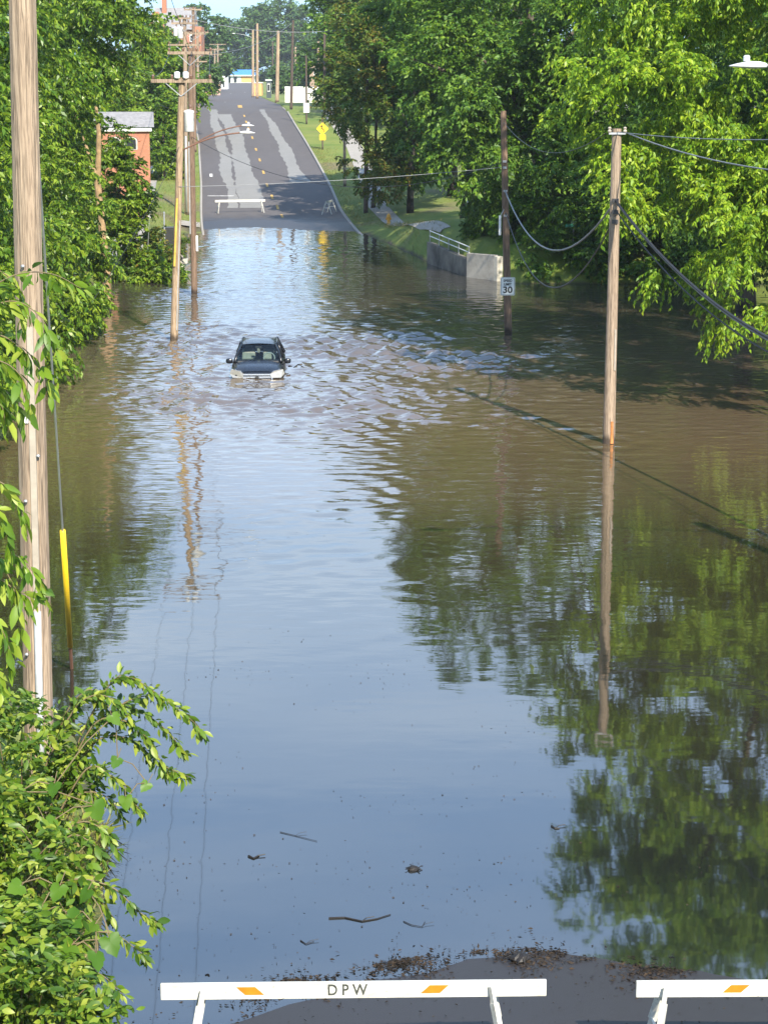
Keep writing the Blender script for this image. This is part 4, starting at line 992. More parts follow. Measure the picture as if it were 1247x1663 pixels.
        MB().tube([(s * .62, -2.22, .60), (s * .62, -2.19, .60)], .06, 12).build('fog_lamp', 'lamp_lens', o)
    ws_ = []
    for t, rr_ in ((0, .0), (.5, .03), (1, 0)):
        p = A0.lerp(A1, t)
        for k in (-1, -.5, 0, .5, 1): ws_.append((p.x * k * .95, p.y - .10 * (1 - k * k) + .01, p.z + rr_))
    MB().add(ws_, [(i * 5 + k, i * 5 + k + 1, (i + 1) * 5 + k + 1, (i + 1) * 5 + k) for i in range(2) for k in range(4)]).build('windshield', 'car_glass', o, smooth=True)
    MB().add([(-.72, 2.13, 1.08), (.72, 2.13, 1.08), (.56, 1.78, 1.59), (-.56, 1.78, 1.59)], [(0, 1, 2, 3)]).build('rear_window', 'glass_dark', o)
    # grille: chrome surround with dark slots between bright bars
    gr = MB().add([(-.46, -2.24, .62), (.46, -2.24, .62), (.54, -2.21, .74), (.46, -2.22, .86), (-.46, -2.22, .86), (-.54, -2.21, .74), (-.46, -2.1, .62), (.46, -2.1, .62), (.54, -2.1, .74), (.46, -2.1, .86), (-.46, -2.1, .86), (-.54, -2.1, .74)],
                  [(0, 1, 2, 3, 4, 5)] + [((i + 1) % 6, i, i + 6, (i + 1) % 6 + 6) for i in range(6)]).build('grille', 'dash', o)
    for z, hw_, h in ((.655, .47, .045), (.745, .53, .045), (.835, .48, .05)): MB().box((0, -2.245, z), (hw_ * 2, .03, h)).build('grille_bar', 'chrome', gr, bevel=.006)
    for s in (-1, 1): MB().beam((s * .47, -2.245, .64), (s * .54, -2.235, .745), .03, .04).build('grille_edge', 'chrome', gr); MB().beam((s * .54, -2.235, .745), (s * .47, -2.24, .85), .03, .04).build('grille_edge', 'chrome', gr)
    MB().prism([(.075 * math.cos(R(a)), .745 + .035 * math.sin(R(a))) for a in range(0, 360, 24)], -2.268, -2.255).build('badge', 'dash', gr)
    MB().box((0, -2.24, .50), (.52, .02, .13)).build('bumper_plate', 'dash', o)
    # inside
    MB().box((0, -.78, 1.05), (1.45, .5, .18)).build('dashboard', 'dash', o, bevel=.04)
    for s in (-1, 1):
        sx = s * .37
        se = MB().add([(sx - .25, .15, .95), (sx + .25, .15, .95), (sx + .25, .35, .95), (sx - .25, .35, .95), (sx - .22, .32, 1.42), (sx + .22, .32, 1.42), (sx + .22, .46, 1.42), (sx - .22, .46, 1.42)], [(3, 2, 1, 0), (4, 5, 6, 7), (0, 1, 5, 4), (1, 2, 6, 5), (2, 3, 7, 6), (3, 0, 4, 7)]).build('seat', 'seat', o, bevel=.05)
        MB().box((sx, .40, 1.50), (.26, .10, .17)).build('headrest', 'seat', se, bevel=.04)
    wh = MB(); pts = [(.37 + .19 * math.cos(a), -.42 + .06 * math.sin(a), 1.17 + .18 * math.sin(a)) for a in [i * math.pi / 10 for i in range(20)]]
    wh.tube(pts + [pts[0]], .02, 6).build('steering_wheel', 'pvc', o)
    MB().box((0, -.25, 1.52), (.22, .03, .07)).build('rear_view_mirror', 'dash', o)
    MB().prism([(-.05, 1.36), (.03, 1.33), (.06, 1.42), (.02, 1.49), (-.05, 1.48)], -.28, -.27).build('hang_tag', 'pvc_light', o)
    for sx in (-1, 1):
        for y in (-1.38, 1.35):
            w_ = MB().tube([(sx * .68, y, .34), (sx * .925, y, .34)], .34, 20).build('wheel', 'rubber', o, bevel=.03); MB().tube([(sx * .90, y, .34), (sx * .935, y, .34)], .21, 14).build('rim', 'steel', w_)
    return o
CG = 'cars along the flooded street'
make_car((-4.22, 68.3, -.65), R(1.5), 'car_black', 'black car stranded in the flood with water up to its grille', CG).scale = (.96, .96, .96)
pk = D(785, 402, 112.0)
make_car((pk.x + 1.4, 114.0, gz(pk.x + 1.4, 114) ), R(-70), 'car_black', 'dark car parked in deep shade behind the retaining wall', CG)
wc = ground_hit(283, 152)
make_car((wc.x, wc.y, wc.z), R(80), 'car_white', 'white car parked by the trees left of the far crossing', CG)

#@@FOLIAGE
# ------------------------------------------------------------------ foliage
def unit(a): return a / np.maximum(1e-9, np.linalg.norm(a, axis=-1, keepdims=True))
def leaves_obj(name, P, A, L, Wd, mat, parent, r, fold=.18, curl=.12):
    """leaf blades: base P, direction A, length L, width Wd; folded along the midrib"""
    n = len(P); A = unit(A)
    S = unit(np.cross(A, unit(r.normal(size=(n, 3)) + np.array([0, 0, .9]))))
    Nn = np.cross(S, A); Nn *= np.sign(Nn[:, 2:3] + 1e-6)
    L = L[:, None]; Wd = Wd[:, None]
    mid = P + A * L * .42
    tip = P + A * L - Nn * L * curl
    V = np.stack([P, mid + S * Wd * .5 + Nn * Wd * fold, tip, mid - S * Wd * .5 + Nn * Wd * fold], 1).reshape(-1, 3)
    F = np.arange(n * 4).reshape(-1, 4)
    return mesh_np(name, V, F, mat, parent)
def ovate_obj(name, P, A, L, Wd, mat, parent, r, fold=.16, curl=.2):
    n = len(P); A = unit(A); S = unit(np.cross(A, unit(r.normal(size=(n, 3)) + np.array([0, -.3, .9])))); Nn = np.cross(S, A); Nn *= np.sign(Nn[:, 2:3] + 1e-6)
    L = L[:, None]; w = Wd[:, None] * .5; pt = lambda t, k: P + A * L * t + S * w * k + Nn * (w * abs(k) * fold * 2 - L * curl * t * t)
    V = np.stack([pt(0, 0), pt(.22, .75), pt(.5, 1.0), pt(.78, .6), pt(1, 0), pt(.78, -.6), pt(.5, -1), pt(.22, -.75), pt(.35, 0), pt(.68, 0)], 1).reshape(-1, 3)
    q = np.array([[0, 1, 2, 8], [8, 2, 3, 9], [9, 3, 4, 4], [0, 8, 6, 7], [8, 9, 5, 6], [9, 4, 4, 5]])
    q = np.array([[0, 1, 2, 8], [2, 3, 9, 8], [3, 4, 5, 9], [0, 8, 6, 7], [8, 9, 5, 6]])
    F = (np.arange(n)[:, None, None] * 10 + q[None]).reshape(-1, 4)
    return mesh_np(name, V, F, mat, parent)
def crown_points(r, lobes, nb, ns, nl, bough_r, spray_len, droop, back=.45, fill=.25, up=.15, gap=.95, gapn=9):
    """leaf bases and directions: lobes -> boughs on their skin -> sprays -> leaves"""
    lob = np.array([l[:6] for l in lobes], float); vol = (lob[:, 3] * lob[:, 4] + lob[:, 3] * lob[:, 5] + lob[:, 4] * lob[:, 5]); vol /= vol.sum()
    k = r.choice(len(lob), size=nb * 3, p=vol)
    d = unit(r.normal(size=(nb * 3, 3)))
    keep = (d[:, 1] < .35) | (r.random(nb * 3) < back); k = k[keep][:nb]; d = d[keep][:nb]; nb = len(k)
    rad = np.where(r.random(nb) < fill, r.uniform(.35, .8, nb), r.uniform(.80, 1.06, nb))
    B = lob[k, :3] + d * lob[k, 3:6] * rad[:, None]
    gc = B[r.choice(nb, size=max(2, nb // gapn))]            # open gaps between the boughs
    dist = np.min(np.linalg.norm(B[:, None, :] - gc[None, :, :], axis=2) + r.random((1, len(gc))) * .5 * bough_r, axis=1)
    keep = dist > bough_r * gap; k, d, rad, B = k[keep], d[keep], rad[keep], B[keep]; nb = len(k)
    O = unit(d / lob[k, 3:6] + np.array([0, 0, up]))
    T = nb * ns; b = np.repeat(np.arange(nb), ns)
    br = bough_r * r.uniform(.65, 1.35, nb)
    off = unit(r.normal(size=(T, 3))) * (r.random((T, 1)) ** .5) * br[b][:, None]
    off[:, 2] *= .55
    SB = B[b] + off
    SD = unit(O[b] * .9 + r.normal(size=(T, 3)) * .55 + unit(off) * .4 + np.array([0, 0, -droop * .5]))
    Q = T * nl; s = np.repeat(np.arange(T), nl); t = np.tile((np.arange(nl) + .5) / nl, T) + r.normal(size=Q) * .06
    P = SB[s] + SD[s] * (t * spray_len)[:, None] + np.array([0, 0, -1]) * (t * t * spray_len * droop * .6)[:, None]
    side = unit(np.cross(SD[s], np.array([0, 0, 1.0]))) * np.where(np.arange(Q) % 2 == 0, 1, -1)[:, None]
    A = SD[s] * .55 + side * .8 + r.normal(size=(Q, 3)) * .35 + np.array([0, 0, -droop])
    return P, A, B
def tree(name, base, label, group, lobes, mat, seed, nb, ns, nl, L, Wd, bough_r, spray_len, droop=.5, trunk_r=.25, trunk_h=None, cat='tree', back=.45, fill=.25, bark='bark', lean=(0, 0), limbs=9, crown='crown', gap=.95, gapn=9):
    """lobes are given in world coordinates"""
    base = Vector(base); o = thing(name, base, label, cat, group)
    r = np.random.default_rng(seed)
    loc = [(l[0] - base.x, l[1] - base.y, l[2] - base.z, *l[3:6]) for l in lobes]
    P, A, B = crown_points(r, loc, nb, ns, nl, bough_r, spray_len, droop, back, fill, .15, gap, gapn)
    Ls = L * r.uniform(.6, 1.25, len(P)); 
    leaves_obj(crown, P, A, Ls, Ls * Wd, mat, o, r)
    top = max(loc, key=lambda l: l[2])
    h = trunk_h or max(.5, top[2])
    mb = MB(); tip = Vector((top[0] * .6 + lean[0], top[1] * .6 + lean[1], h)); n = 7
    rr_ = random.Random(seed)
    pts = [Vector((0, 0, -1.0))] + [tip * (i / n) + Vector((rr_.uniform(-.1, .1), rr_.uniform(-.1, .1), 0)) * min(1, i) for i in range(n + 1)]
    mb.tube(pts, [trunk_r * 1.25] + [trunk_r * (1.1 - .85 * i / n) for i in range(n + 1)], 10)
    for i in r.choice(len(B), size=min(limbs, len(B)), replace=False):
        q = Vector(B[i]); s0_ = min(.85, max(.15, (q.z * .55) / max(h, .1))); a = tip * s0_; m_ = a.lerp(q, .5) + Vector((0, 0, .12 * (q - a).length))
        rb = trunk_r * (1.05 - .8 * s0_) * .6
        mb.tube([a, a.lerp(m_, .5), m_, m_.lerp(q, .6), q], [rb, rb * .8, rb * .6, rb * .4, rb * .15], 7)
    mb.build('trunk' if cat == 'tree' else 'stems', bark, o, smooth=True)
    return o
def Lb(px, py, Y, rx, ry, rz):
    p = D(px, py, Y); return (p.x, p.y, p.z, rx, ry, rz)

GR, GM, GL, GF = 'leafy trees on the right bank', 'trees behind the retaining wall', 'trees on the left bank', 'trees on the far rise'
# the big sunlit tree at the right
tree('elm_tree', (13.0, 66.0, -.6), 'big bright green tree overhanging the water at the right edge', GR,
     [(13.2, 64, 12.5, 6.6, 5.0, 5.2), (8.3, 61.5, 9.3, 3.0, 3, 2.4), (11.3, 60, 5.3, 4.0, 3.0, 1.9), (12.8, 60, 3.6, 3.8, 3.0, 1.7), (14.5, 62, 7.5, 6, 4, 2.5), (8.2, 62.5, 13.4, 2.8, 3.0, 2.6), (15.5, 68, 16, 7, 5, 6), (8.8, 62, 16.8, 3.0, 3.0, 2.4), (13, 62, 17.8, 5.6, 4, 2.6), (12.6, 60.5, 14.5, 4.6, 3.0, 3.0), (7.6, 61, 6.7, 2.0, 1.6, 1.1), (17.5, 57.5, 11.5, 5.0, 4.5, 6.5)],  # last lobe: unseen crown past the right edge, added to shade the water
     'leaf_right', 101, 900, 18, 24, .175, .42, .52, .62, .85, .42, 14, gap=1.15, gapn=12)
tree('shade_tree', (15.5, 87, .2), 'tree in the gap close behind the big bright tree', GR,
     [(15.0, 87, 11.5, 4.4, 4.0, 6.0), (13.5, 86, 6.0, 3.2, 2.6, 3.2), (17, 87, 5.0, 3.6, 3, 3.4)], 'leaf_mid', 118, 170, 18, 18, .25, .45, .8, .8, .6, .4, 12)
tree('shade_tree', (21, 80, .5), 'tall tree beyond the right edge behind the big bright tree', GR,
     [(20.5, 80, 12, 5.5, 5, 7.0)], 'leaf_mid', 119, 130, 16, 18, .30, .45, .9, .9, .6, .45, 13)
# the dark trees behind the wall and the middle pole
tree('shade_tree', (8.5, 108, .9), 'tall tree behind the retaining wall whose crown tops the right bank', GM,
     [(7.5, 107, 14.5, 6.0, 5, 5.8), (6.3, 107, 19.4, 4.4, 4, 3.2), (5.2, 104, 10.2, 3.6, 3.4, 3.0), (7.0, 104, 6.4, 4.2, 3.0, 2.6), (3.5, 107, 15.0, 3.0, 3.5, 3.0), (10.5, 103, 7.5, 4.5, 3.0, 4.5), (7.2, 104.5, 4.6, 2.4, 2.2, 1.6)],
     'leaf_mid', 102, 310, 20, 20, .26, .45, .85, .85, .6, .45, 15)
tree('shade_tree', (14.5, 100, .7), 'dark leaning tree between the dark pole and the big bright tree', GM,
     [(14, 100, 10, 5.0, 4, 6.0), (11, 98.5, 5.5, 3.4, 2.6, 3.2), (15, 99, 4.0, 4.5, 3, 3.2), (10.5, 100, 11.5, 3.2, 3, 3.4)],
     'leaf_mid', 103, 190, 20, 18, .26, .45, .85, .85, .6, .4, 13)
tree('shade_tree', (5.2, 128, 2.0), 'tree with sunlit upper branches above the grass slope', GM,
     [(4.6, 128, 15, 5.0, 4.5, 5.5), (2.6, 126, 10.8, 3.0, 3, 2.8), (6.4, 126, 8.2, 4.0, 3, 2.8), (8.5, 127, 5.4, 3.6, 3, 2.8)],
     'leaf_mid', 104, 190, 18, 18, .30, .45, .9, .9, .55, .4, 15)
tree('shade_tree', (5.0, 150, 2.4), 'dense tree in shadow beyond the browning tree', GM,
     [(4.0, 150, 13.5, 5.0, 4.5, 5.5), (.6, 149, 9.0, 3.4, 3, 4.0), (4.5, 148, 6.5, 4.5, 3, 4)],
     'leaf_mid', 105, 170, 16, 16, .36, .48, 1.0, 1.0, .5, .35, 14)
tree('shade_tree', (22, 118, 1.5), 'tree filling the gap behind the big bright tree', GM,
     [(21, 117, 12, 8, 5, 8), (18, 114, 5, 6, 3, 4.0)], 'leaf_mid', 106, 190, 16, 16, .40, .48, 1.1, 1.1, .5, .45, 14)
# the small browning tree by the shore
tb_ = ground_hit(606, 338)
tree('maple_tree', tb_, 'browning tree with orange tinted leaves at the edge of the far shore', GM,
     [Lb(575, 150, 141, 2.2, 2.0, 2.6), Lb(600, 90, 143, 2.6, 2.2, 2.6), Lb(592, 255, 140, 1.4, 1.5, 1.6), Lb(625, 280, 140, 1.7, 1.5, 1.7), Lb(650, 200, 143, 2.2, 2, 2.8), Lb(610, 300, 139, 1.6, 1.3, .7), Lb(560, 185, 140, 1.2, 1.3, 1.1), Lb(615, 30, 145, 2.8, 2.5, 2.8)],
     'leaf_warm', 107, 190, 14, 14, .24, .5, .55, .6, .5, .17, 8, fill=.15)
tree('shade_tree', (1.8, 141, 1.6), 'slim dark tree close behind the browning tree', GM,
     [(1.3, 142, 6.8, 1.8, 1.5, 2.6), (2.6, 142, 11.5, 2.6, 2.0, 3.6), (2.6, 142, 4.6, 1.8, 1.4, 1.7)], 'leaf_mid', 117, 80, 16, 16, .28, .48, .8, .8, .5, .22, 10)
# shrubs at the right shore
tree('shrub', (8.6, 100.4, .6), 'low shrub with pale flower heads at the dark shore behind the pole', 'shrubs', [(8.8, 100.0, 1.2, 2.4, 1.2, 1.2)], 'leaf_mid', 108, 45, 14, 14, .22, .5, .5, .5, .5, .06, .8, cat='shrub', limbs=6, crown='foliage')
tree('shrub', (6.2, 107, 1.3), 'dark green shrub growing above the railing of the wall', 'shrubs', [(6.2, 107.0, 2.4, 1.7, 2.0, 1.2)], 'leaf_mid', 109, 60, 14, 14, .22, .5, .5, .5, .5, .06, 1.2, cat='shrub', limbs=6, crown='foliage')
tree('shrub', (12.5, 98.9, .2), 'leafy shrub leaning over the shore left of the right pole', 'shrubs', [(12.5, 98.9, 1.6, 3.0, 1.5, 1.6)], 'leaf_mid', 110, 60, 14, 14, .24, .5, .5, .55, .5, .06, 1.2, cat='shrub', limbs=6, crown='foliage')

for i, (x, y, rr1, rz1, lab) in enumerate(((7.2, 101.6, 1.3, 1.3, 'shrub just right of the sunlit wall end'), (10.6, 100.2, 1.8, 1.7, 'shrub behind the thin grey posts'), (15.6, 99.4, 2.6, 2.2, 'wide shrub in shade left of the drooping bright branches'), (19.5, 100.5, 2.8, 2.4, 'shrub at the far right of the shaded shore'))):
    tree('shrub', (x, y, gz(x, y)), lab, 'shrubs', [(x, y, gz(x, y) + rz1 * .75, rr1, 1.2, rz1)], 'leaf_mid', 130 + i, 55, 14, 14, .22, .5, .5, .5, .5, .06, 1.0, cat='shrub', limbs=6, crown='foliage')
# the left bank
tree('hackberry_tree', (-14.0, 55, 1.6), 'leafy tree at the left edge behind the foreground pole', GL,
     [(-13.2, 55, 9.5, 3.6, 3.5, 5.0), (-12.0, 55, 4.0, 2.2, 3.5, 2.6), (-11.9, 53, 1.6, 2.0, 3.5, 1.5)], 'leaf_left', 201, 170, 18, 18, .21, .40, .6, .55, .75, .28, 12)
tree('hackberry_tree', (-15.0, 68, 1.8), 'leafy tree whose foliage meets the left water behind the guy wire', GL,
     [(-14.0, 67, 10.5, 3.4, 4.0, 4.6), (-12.6, 66, 5.0, 2.5, 4.0, 3.0), (-12.2, 65, 2.0, 2.0, 4.5, 1.9)], 'leaf_left', 202, 200, 18, 18, .22, .40, .62, .6, .75, .3, 13)
tree('hackberry_tree', (-15.6, 80, 1.8), 'leafy tree with thick vines left of the leaning pole', GL,
     [(-14.8, 79, 10.5, 3.6, 4.0, 4.6), (-13.2, 78, 5.2, 2.5, 4.0, 3.0), (-12.7, 77, 2.0, 2.2, 5, 1.9)], 'leaf_left', 203, 210, 18, 18, .23, .40, .65, .62, .75, .3, 13)
tree('hackberry_tree', (-16.6, 97, 2.0), 'tall tree whose top overhangs the orange brick building', GL,
     [(-14.8, 97, 12.6, 3.6, 4.0, 3.8), (-16.4, 95, 7.0, 3.0, 4.0, 3.6), (-15.6, 93, 3.4, 2.8, 4.5, 2.4), (-13.4, 98, 11.5, 2.0, 2.5, 2.2)], 'leaf_left', 204, 230, 18, 18, .24, .42, .7, .65, .7, .3, 13)
tree('shrub', (-13.2, 102, 1.0), 'big shrub in front of the orange brick building', 'shrubs',
     [(-13.9, 101, 3.9, 1.9, 2.0, 2.2), (-13.1, 100.5, 2.0, 2.0, 2.0, 1.6), (-12.7, 100.3, 4.2, 1.0, 1.2, 1.2), Lb(180, 240, 100, .55, .7, 1.1), Lb(200, 275, 100, .9, .9, .8)], 'leaf_left', 205, 120, 16, 16, .22, .45, .5, .5, .5, .10, 3.0, cat='shrub', crown='foliage')
tree('shrub', (-11.6, 101.4, .7), 'browning bush at the water edge beside the yellow guy guard', 'shrubs',
     [(-11.6, 101.4, 1.2, 1.2, 1.2, 1.0), (-11.0, 103, 1.8, .8, .8, .9)], 'leaf_warm', 206, 40, 14, 14, .18, .45, .4, .4, .5, .05, .9, cat='shrub', limbs=6, crown='foliage')
tree('shrub', (-11.0, 99.6, .1), 'low green weeds along the left shore', 'shrubs',
     [(-11.2, 99.6, .5, 1.3, .9, .7)], 'leaf_left', 207, 30, 14, 14, .18, .45, .35, .35, .5, .04, .5, cat='shrub', limbs=6, crown='foliage')
tree('shade_tree', (-21, 150, 1.5), 'tall dark tree standing behind the orange brick building', GL,
     [(-21.5, 150, 12, 3.6, 4, 7), (-19.5, 148, 5, 2.4, 2.6, 4.2), (-25, 150, 9, 5, 4, 8)], 'leaf_left', 208, 150, 16, 16, .36, .48, .9, .9, .5, .35, 14)
bb = ground_hit(268, 296)
tree('shrub', (bb.x - .4, bb.y + 2.5, bb.z), 'dense dark hedge right of the orange brick building', 'shrubs',
     [Lb(266, 262, bb.y + 2.5, 1.3, 1.5, 2.6), Lb(270, 215, bb.y + 4, 1.2, 1.5, 2.4), Lb(278, 275, bb.y + 5, .9, 1.4, 1.7)], 'leaf_left', 209, 60, 16, 16, .30, .48, .6, .6, .5, .12, 5, cat='shrub', crown='foliage')
tree('shade_tree', (-24, 195, 5), 'light green tree left of the pole cluster near the crossing', GL,
     [Lb(258, 110, 195, 2.4, 3, 2.6), Lb(285, 140, 200, 2.5, 3, 2.6), Lb(250, 180, 190, 3, 3, 3.0)], 'leaf_left', 210, 110, 16, 16, .42, .5, 1.0, .9, .5, .3, 10)
sb = D(166, 262, 88.0)
o = thing('dead_tree', (sb.x, 88, gz(sb.x, 88)), 'bleached broken trunk showing through the left foliage', 'tree')
tz = D(160, 140, 88).z - o.location.z; fx = D(160, 140, 88).x - sb.x
MB().tube([(0, 0, -.3), (.12, -.3, 2), (-.1, -.8, tz * .6), (fx * .4 + .1, -1.2, tz * .8), (fx, -1.3, tz)], [.22, .18, .14, .10, .04], 9).build('trunk', 'deadwood', o)
MB().tube([(0, -1.75, tz * .62), (-.8, -1.9, tz * .9), (-1.5, -1.9, tz * 1.02)], [.08, .05, .02], 7).build('branch', 'deadwood', o)

# trees on the rise
def far_tree(px, py, Y, rx, rz, label, seed, extra=(), nb=90, L=.8, mat='leaf_far', grp=GF):
    c = D(px, py, Y); base = (c.x, Y, gz(c.x, Y))
    lobes = [(c.x, Y, c.z, rx, rx * .8, rz)] + [Lb(a, b, Y + d_, r1, r1 * .8, r2) for a, b, d_, r1, r2 in extra]
    return tree('broadleaf_tree', base, label, grp, lobes, mat, seed, nb, 14, 12, L, .55, rx * .22, rx * .22, .4, .4, max(3, c.z - base[2]), limbs=7)
far_tree(440, 75, 750, 12.5, 12.0, 'huge dark tree crowning the end of the road', 301, ((402, 60, 5, 9, 8.5), (480, 60, 0, 10.5, 10), (455, 36, 0, 9, 6.5), (500, 80, 0, 8, 8), (425, 108, 0, 12, 5)), 250, 1.2)
far_tree(328, 50, 520, 5.5, 6.5, 'round tree beside the brick house roof', 302, ((330, 80, 0, 7, 5), (345, 95, 0, 5, 5)), 90, .9)
far_tree(300, 118, 310, 3.6, 2.6, 'mid green tree behind the cluster of left poles', 303, ((325, 125, 0, 3.0, 1.8), (285, 100, 0, 2.6, 2.4)), 80, .5)
far_tree(262, 95, 290, 3.6, 3.4, 'bright green tree below the brick gable', 304, ((250, 120, 0, 3.4, 3.4), (275, 115, 0, 3, 3)), 90, .5, 'leaf_left')
far_tree(365, 118, 780, 9, 5, 'pale tree line tree left of the blue roof', 305, ((345, 110, 0, 8, 6),), 70, 1.0)
far_tree(552, 30, 330, 2.4, 5.0, 'narrow dark tree top beside the sky gap', 306, ((556, 60, 0, 2.4, 5.5), (566, 15, 0, 2.6, 4)), 70, .6)
far_tree(535, 105, 430, 5, 6, 'green tree behind the blue building', 307, ((520, 90, 0, 4.5, 4.5), (545, 80, 5, 4, 6)), 80, .8)
far_tree(600, 90, 240, 7, 11, 'broad tree screening the right side of the far lot', 308, ((575, 60, 0, 4.5, 7), (560, 115, 2, 2.6, 4), (640, 90, 0, 8, 10)), 130, .6, 'leaf_mid')
far_tree(490, 125, 470, 5.5, 3.0, 'low dark tree behind the white trailer', 309, ((470, 128, 0, 4, 2.6),), 60, .7)
far_tree(740, 40, 210, 9, 12, 'tall tree far behind the middle of the right bank', 310, ((800, 60, 0, 9, 12), (690, 40, 0, 7, 11)), 130, .7, 'leaf_mid')
far_tree(930, 60, 190, 10, 13, 'tall tree far behind the dark pole', 311, ((1050, 60, 0, 10, 13),), 130, .7, 'leaf_mid')
far_tree(160, 100, 230, 9, 11, 'tall tree far behind the left bank', 312, ((90, 60, 0, 9, 12),), 120, .7, 'leaf_left')
far_tree(20, 100, 150, 7, 11, 'tree deep behind the left edge foliage', 313, (), 90, .5, 'leaf_left')

# ------------------------------------------------------------------ foreground shrubs
def branchy(name, base, label, cat, group, branches, mat, seed, L, Wd, per_m, droop, stem_r=.012, lobes=(), nb=0, ns=0, nl=0, bough_r=.3, spray=.3, grape=0, trunk=None):
    """a plant whose outer shoots follow given curves (world points), each set with leaves"""
    base = Vector(base); o = thing(name, base, label, cat, group); r = np.random.default_rng(seed)
    PP = []; AA = []; mb = MB()
    for br in branches:
        pts = [Vector(p) - base for p in br]
        # Catmull-Rom
        q = []
        ext = [pts[0] * 2 - pts[1]] + pts + [pts[-1] * 2 - pts[-2]]
        for i in range(1, len(ext) - 2):
            for k in range(6):
                t = k / 6; p0, p1, p2, p3 = ext[i - 1:i + 3]
                q.append(.5 * ((2 * p1) + (p2 - p0) * t + (2 * p0 - 5 * p1 + 4 * p2 - p3) * t * t + (3 * p1 - p0 - 3 * p2 + p3) * t ** 3))
        q.append(pts[-1]); m_ = len(q)
        mb.tube(q, [stem_r * (1.25 - i / m_) for i in range(m_)], 6)
        foot = (Vector((-5.35, 15.15, q[0].z + base.z - .6)) - base) if trunk else Vector((0, 0, -.1))
        mb.tube([foot, foot.lerp(q[0], .5) + Vector((0, 0, .1)), q[0]], [stem_r * 1.8, stem_r * 1.5, stem_r * 1.2], 6)
        ln = sum((q[i + 1] - q[i]).length for i in range(m_ - 1)); n = int(ln * per_m)
        for j in range(n):
            t = (j + r.random()) / n * (m_ - 1); i = min(int(t), m_ - 2); f = t - i
            p = q[i].lerp(q[i + 1], f); d = (q[i + 1] - q[i]).normalized()
            sd = d.cross(Vector((0, 0, 1))).normalized() * (1 if j % 2 else -1)
            ext_ = .09 * L / .14 * r.random()
            # short side twig
            a = d * .6 + sd * r.uniform(.3, 1.0) + Vector(r.normal(size=3)) * .45 + Vector((0, 0, -droop))
            PP.append(p + a.normalized() * ext_); AA.append(a)
    PP = np.array([tuple(p) for p in PP]) if PP else np.zeros((0, 3)); AA = np.array([tuple(p) for p in AA]) if len(AA) else np.zeros((0, 3))
    if nb:
        P, A, B = crown_points(r, [(l[0] - base.x, l[1] - base.y, l[2] - base.z, *l[3:6]) for l in lobes], nb, ns, nl, bough_r, spray, droop, .5, .3, .15, 2.4, 16)
        PP = np.concatenate([PP, P]); AA = np.concatenate([AA, A])
        for i in r.choice(len(B), size=min(40, len(B)), replace=False):
            b_ = Vector(B[i]); mb.tube([Vector((b_.x * .4, b_.y * .4, max(-.2, b_.z - 1.0))), b_ * .9 + Vector((0, 0, .05)), b_ * 1.04], [stem_r, stem_r * .8, stem_r * .4], 5)
    n = len(PP); Ls = L * np.clip(np.exp(r.normal(size=n) * .34), .45, 1.6)
    ovate_obj('foliage', PP, AA, Ls, Ls * Wd * r.uniform(.8, 1.2, n), mat, o, r)
    mb.build('stems', 'twig', o, smooth=True)
    if trunk: MB().tube([Vector(p) - base for p, _ in trunk], [x for _, x in trunk], 10).build('trunk', 'bark', o, smooth=True)
    return o
def S(Y, *pts): return [D(x, y, Y + (0 if len(p) < 3 else p[2])) for p in pts for x, y in [p[:2]]]
# overhanging tree at the left edge, close to the camera
tb0 = (-5.6, 15.2, gz(-5.6, 15.2))
branchy('overhanging_tree', tb0, 'tree at the left edge whose leafy twigs hang across the foreground pole', 'tree', 'foreground plants',
    [S(15, (-120, 520), (-30, 475), (30, 445), (85, 445), (132, 468)), S(15, (-110, 545), (-20, 500), (30, 490), (70, 520), (85, 560)), S(15.2, (-110, 600), (-20, 545), (30, 560), (60, 590), (85, 640)),
     S(14.8, (-110, 640), (-30, 590), (10, 590), (40, 620), (52, 670)), S(15, (-110, 660), (-40, 620), (0, 630), (25, 650), (35, 690)), S(15.2, (-110, 470), (-50, 430), (0, 440), (30, 470), (40, 530)),
     S(15, (-110, 700), (-40, 640), (0, 655), (10, 690)), S(14.6, (-120, 830), (-40, 780), (5, 785), (30, 815), (40, 850)), S(14.6, (-120, 860), (-50, 820), (-5, 830), (15, 860), (14, 890)),
     S(15, (-120, 960), (-40, 910), (20, 900), (55, 930), (85, 985)), S(15, (-120, 990), (-30, 940), (15, 950), (35, 985), (30, 1030)), S(14.8, (-120, 1050), (-40, 1000), (-5, 1010), (15, 1050), (22, 1085)),
     S(14.8, (-120, 1100), (-40, 1080), (-8, 1090), (4, 1120)), S(15, (-120, 930), (-50, 900), (0, 915), (30, 960), (62, 960))],
    'leaf_hang', 401, .125, .32, 46, .6, .006, trunk=[((-5.6, 15.2, .5), .22), ((-5.5, 15.2, 3), .19), ((-5.0, 15.1, 6), .14), ((-4.4, 15, 8.5), .08), ((-4.2, 15, 10), .03)],
    lobes=[(-5.0, 15.2, 8.3, 1.4, 1.2, 1.8), (-4.9, 15.2, 5.6, 1.3, 1.2, 1.6)], nb=60, ns=8, nl=10, bough_r=.35, spray=.4)
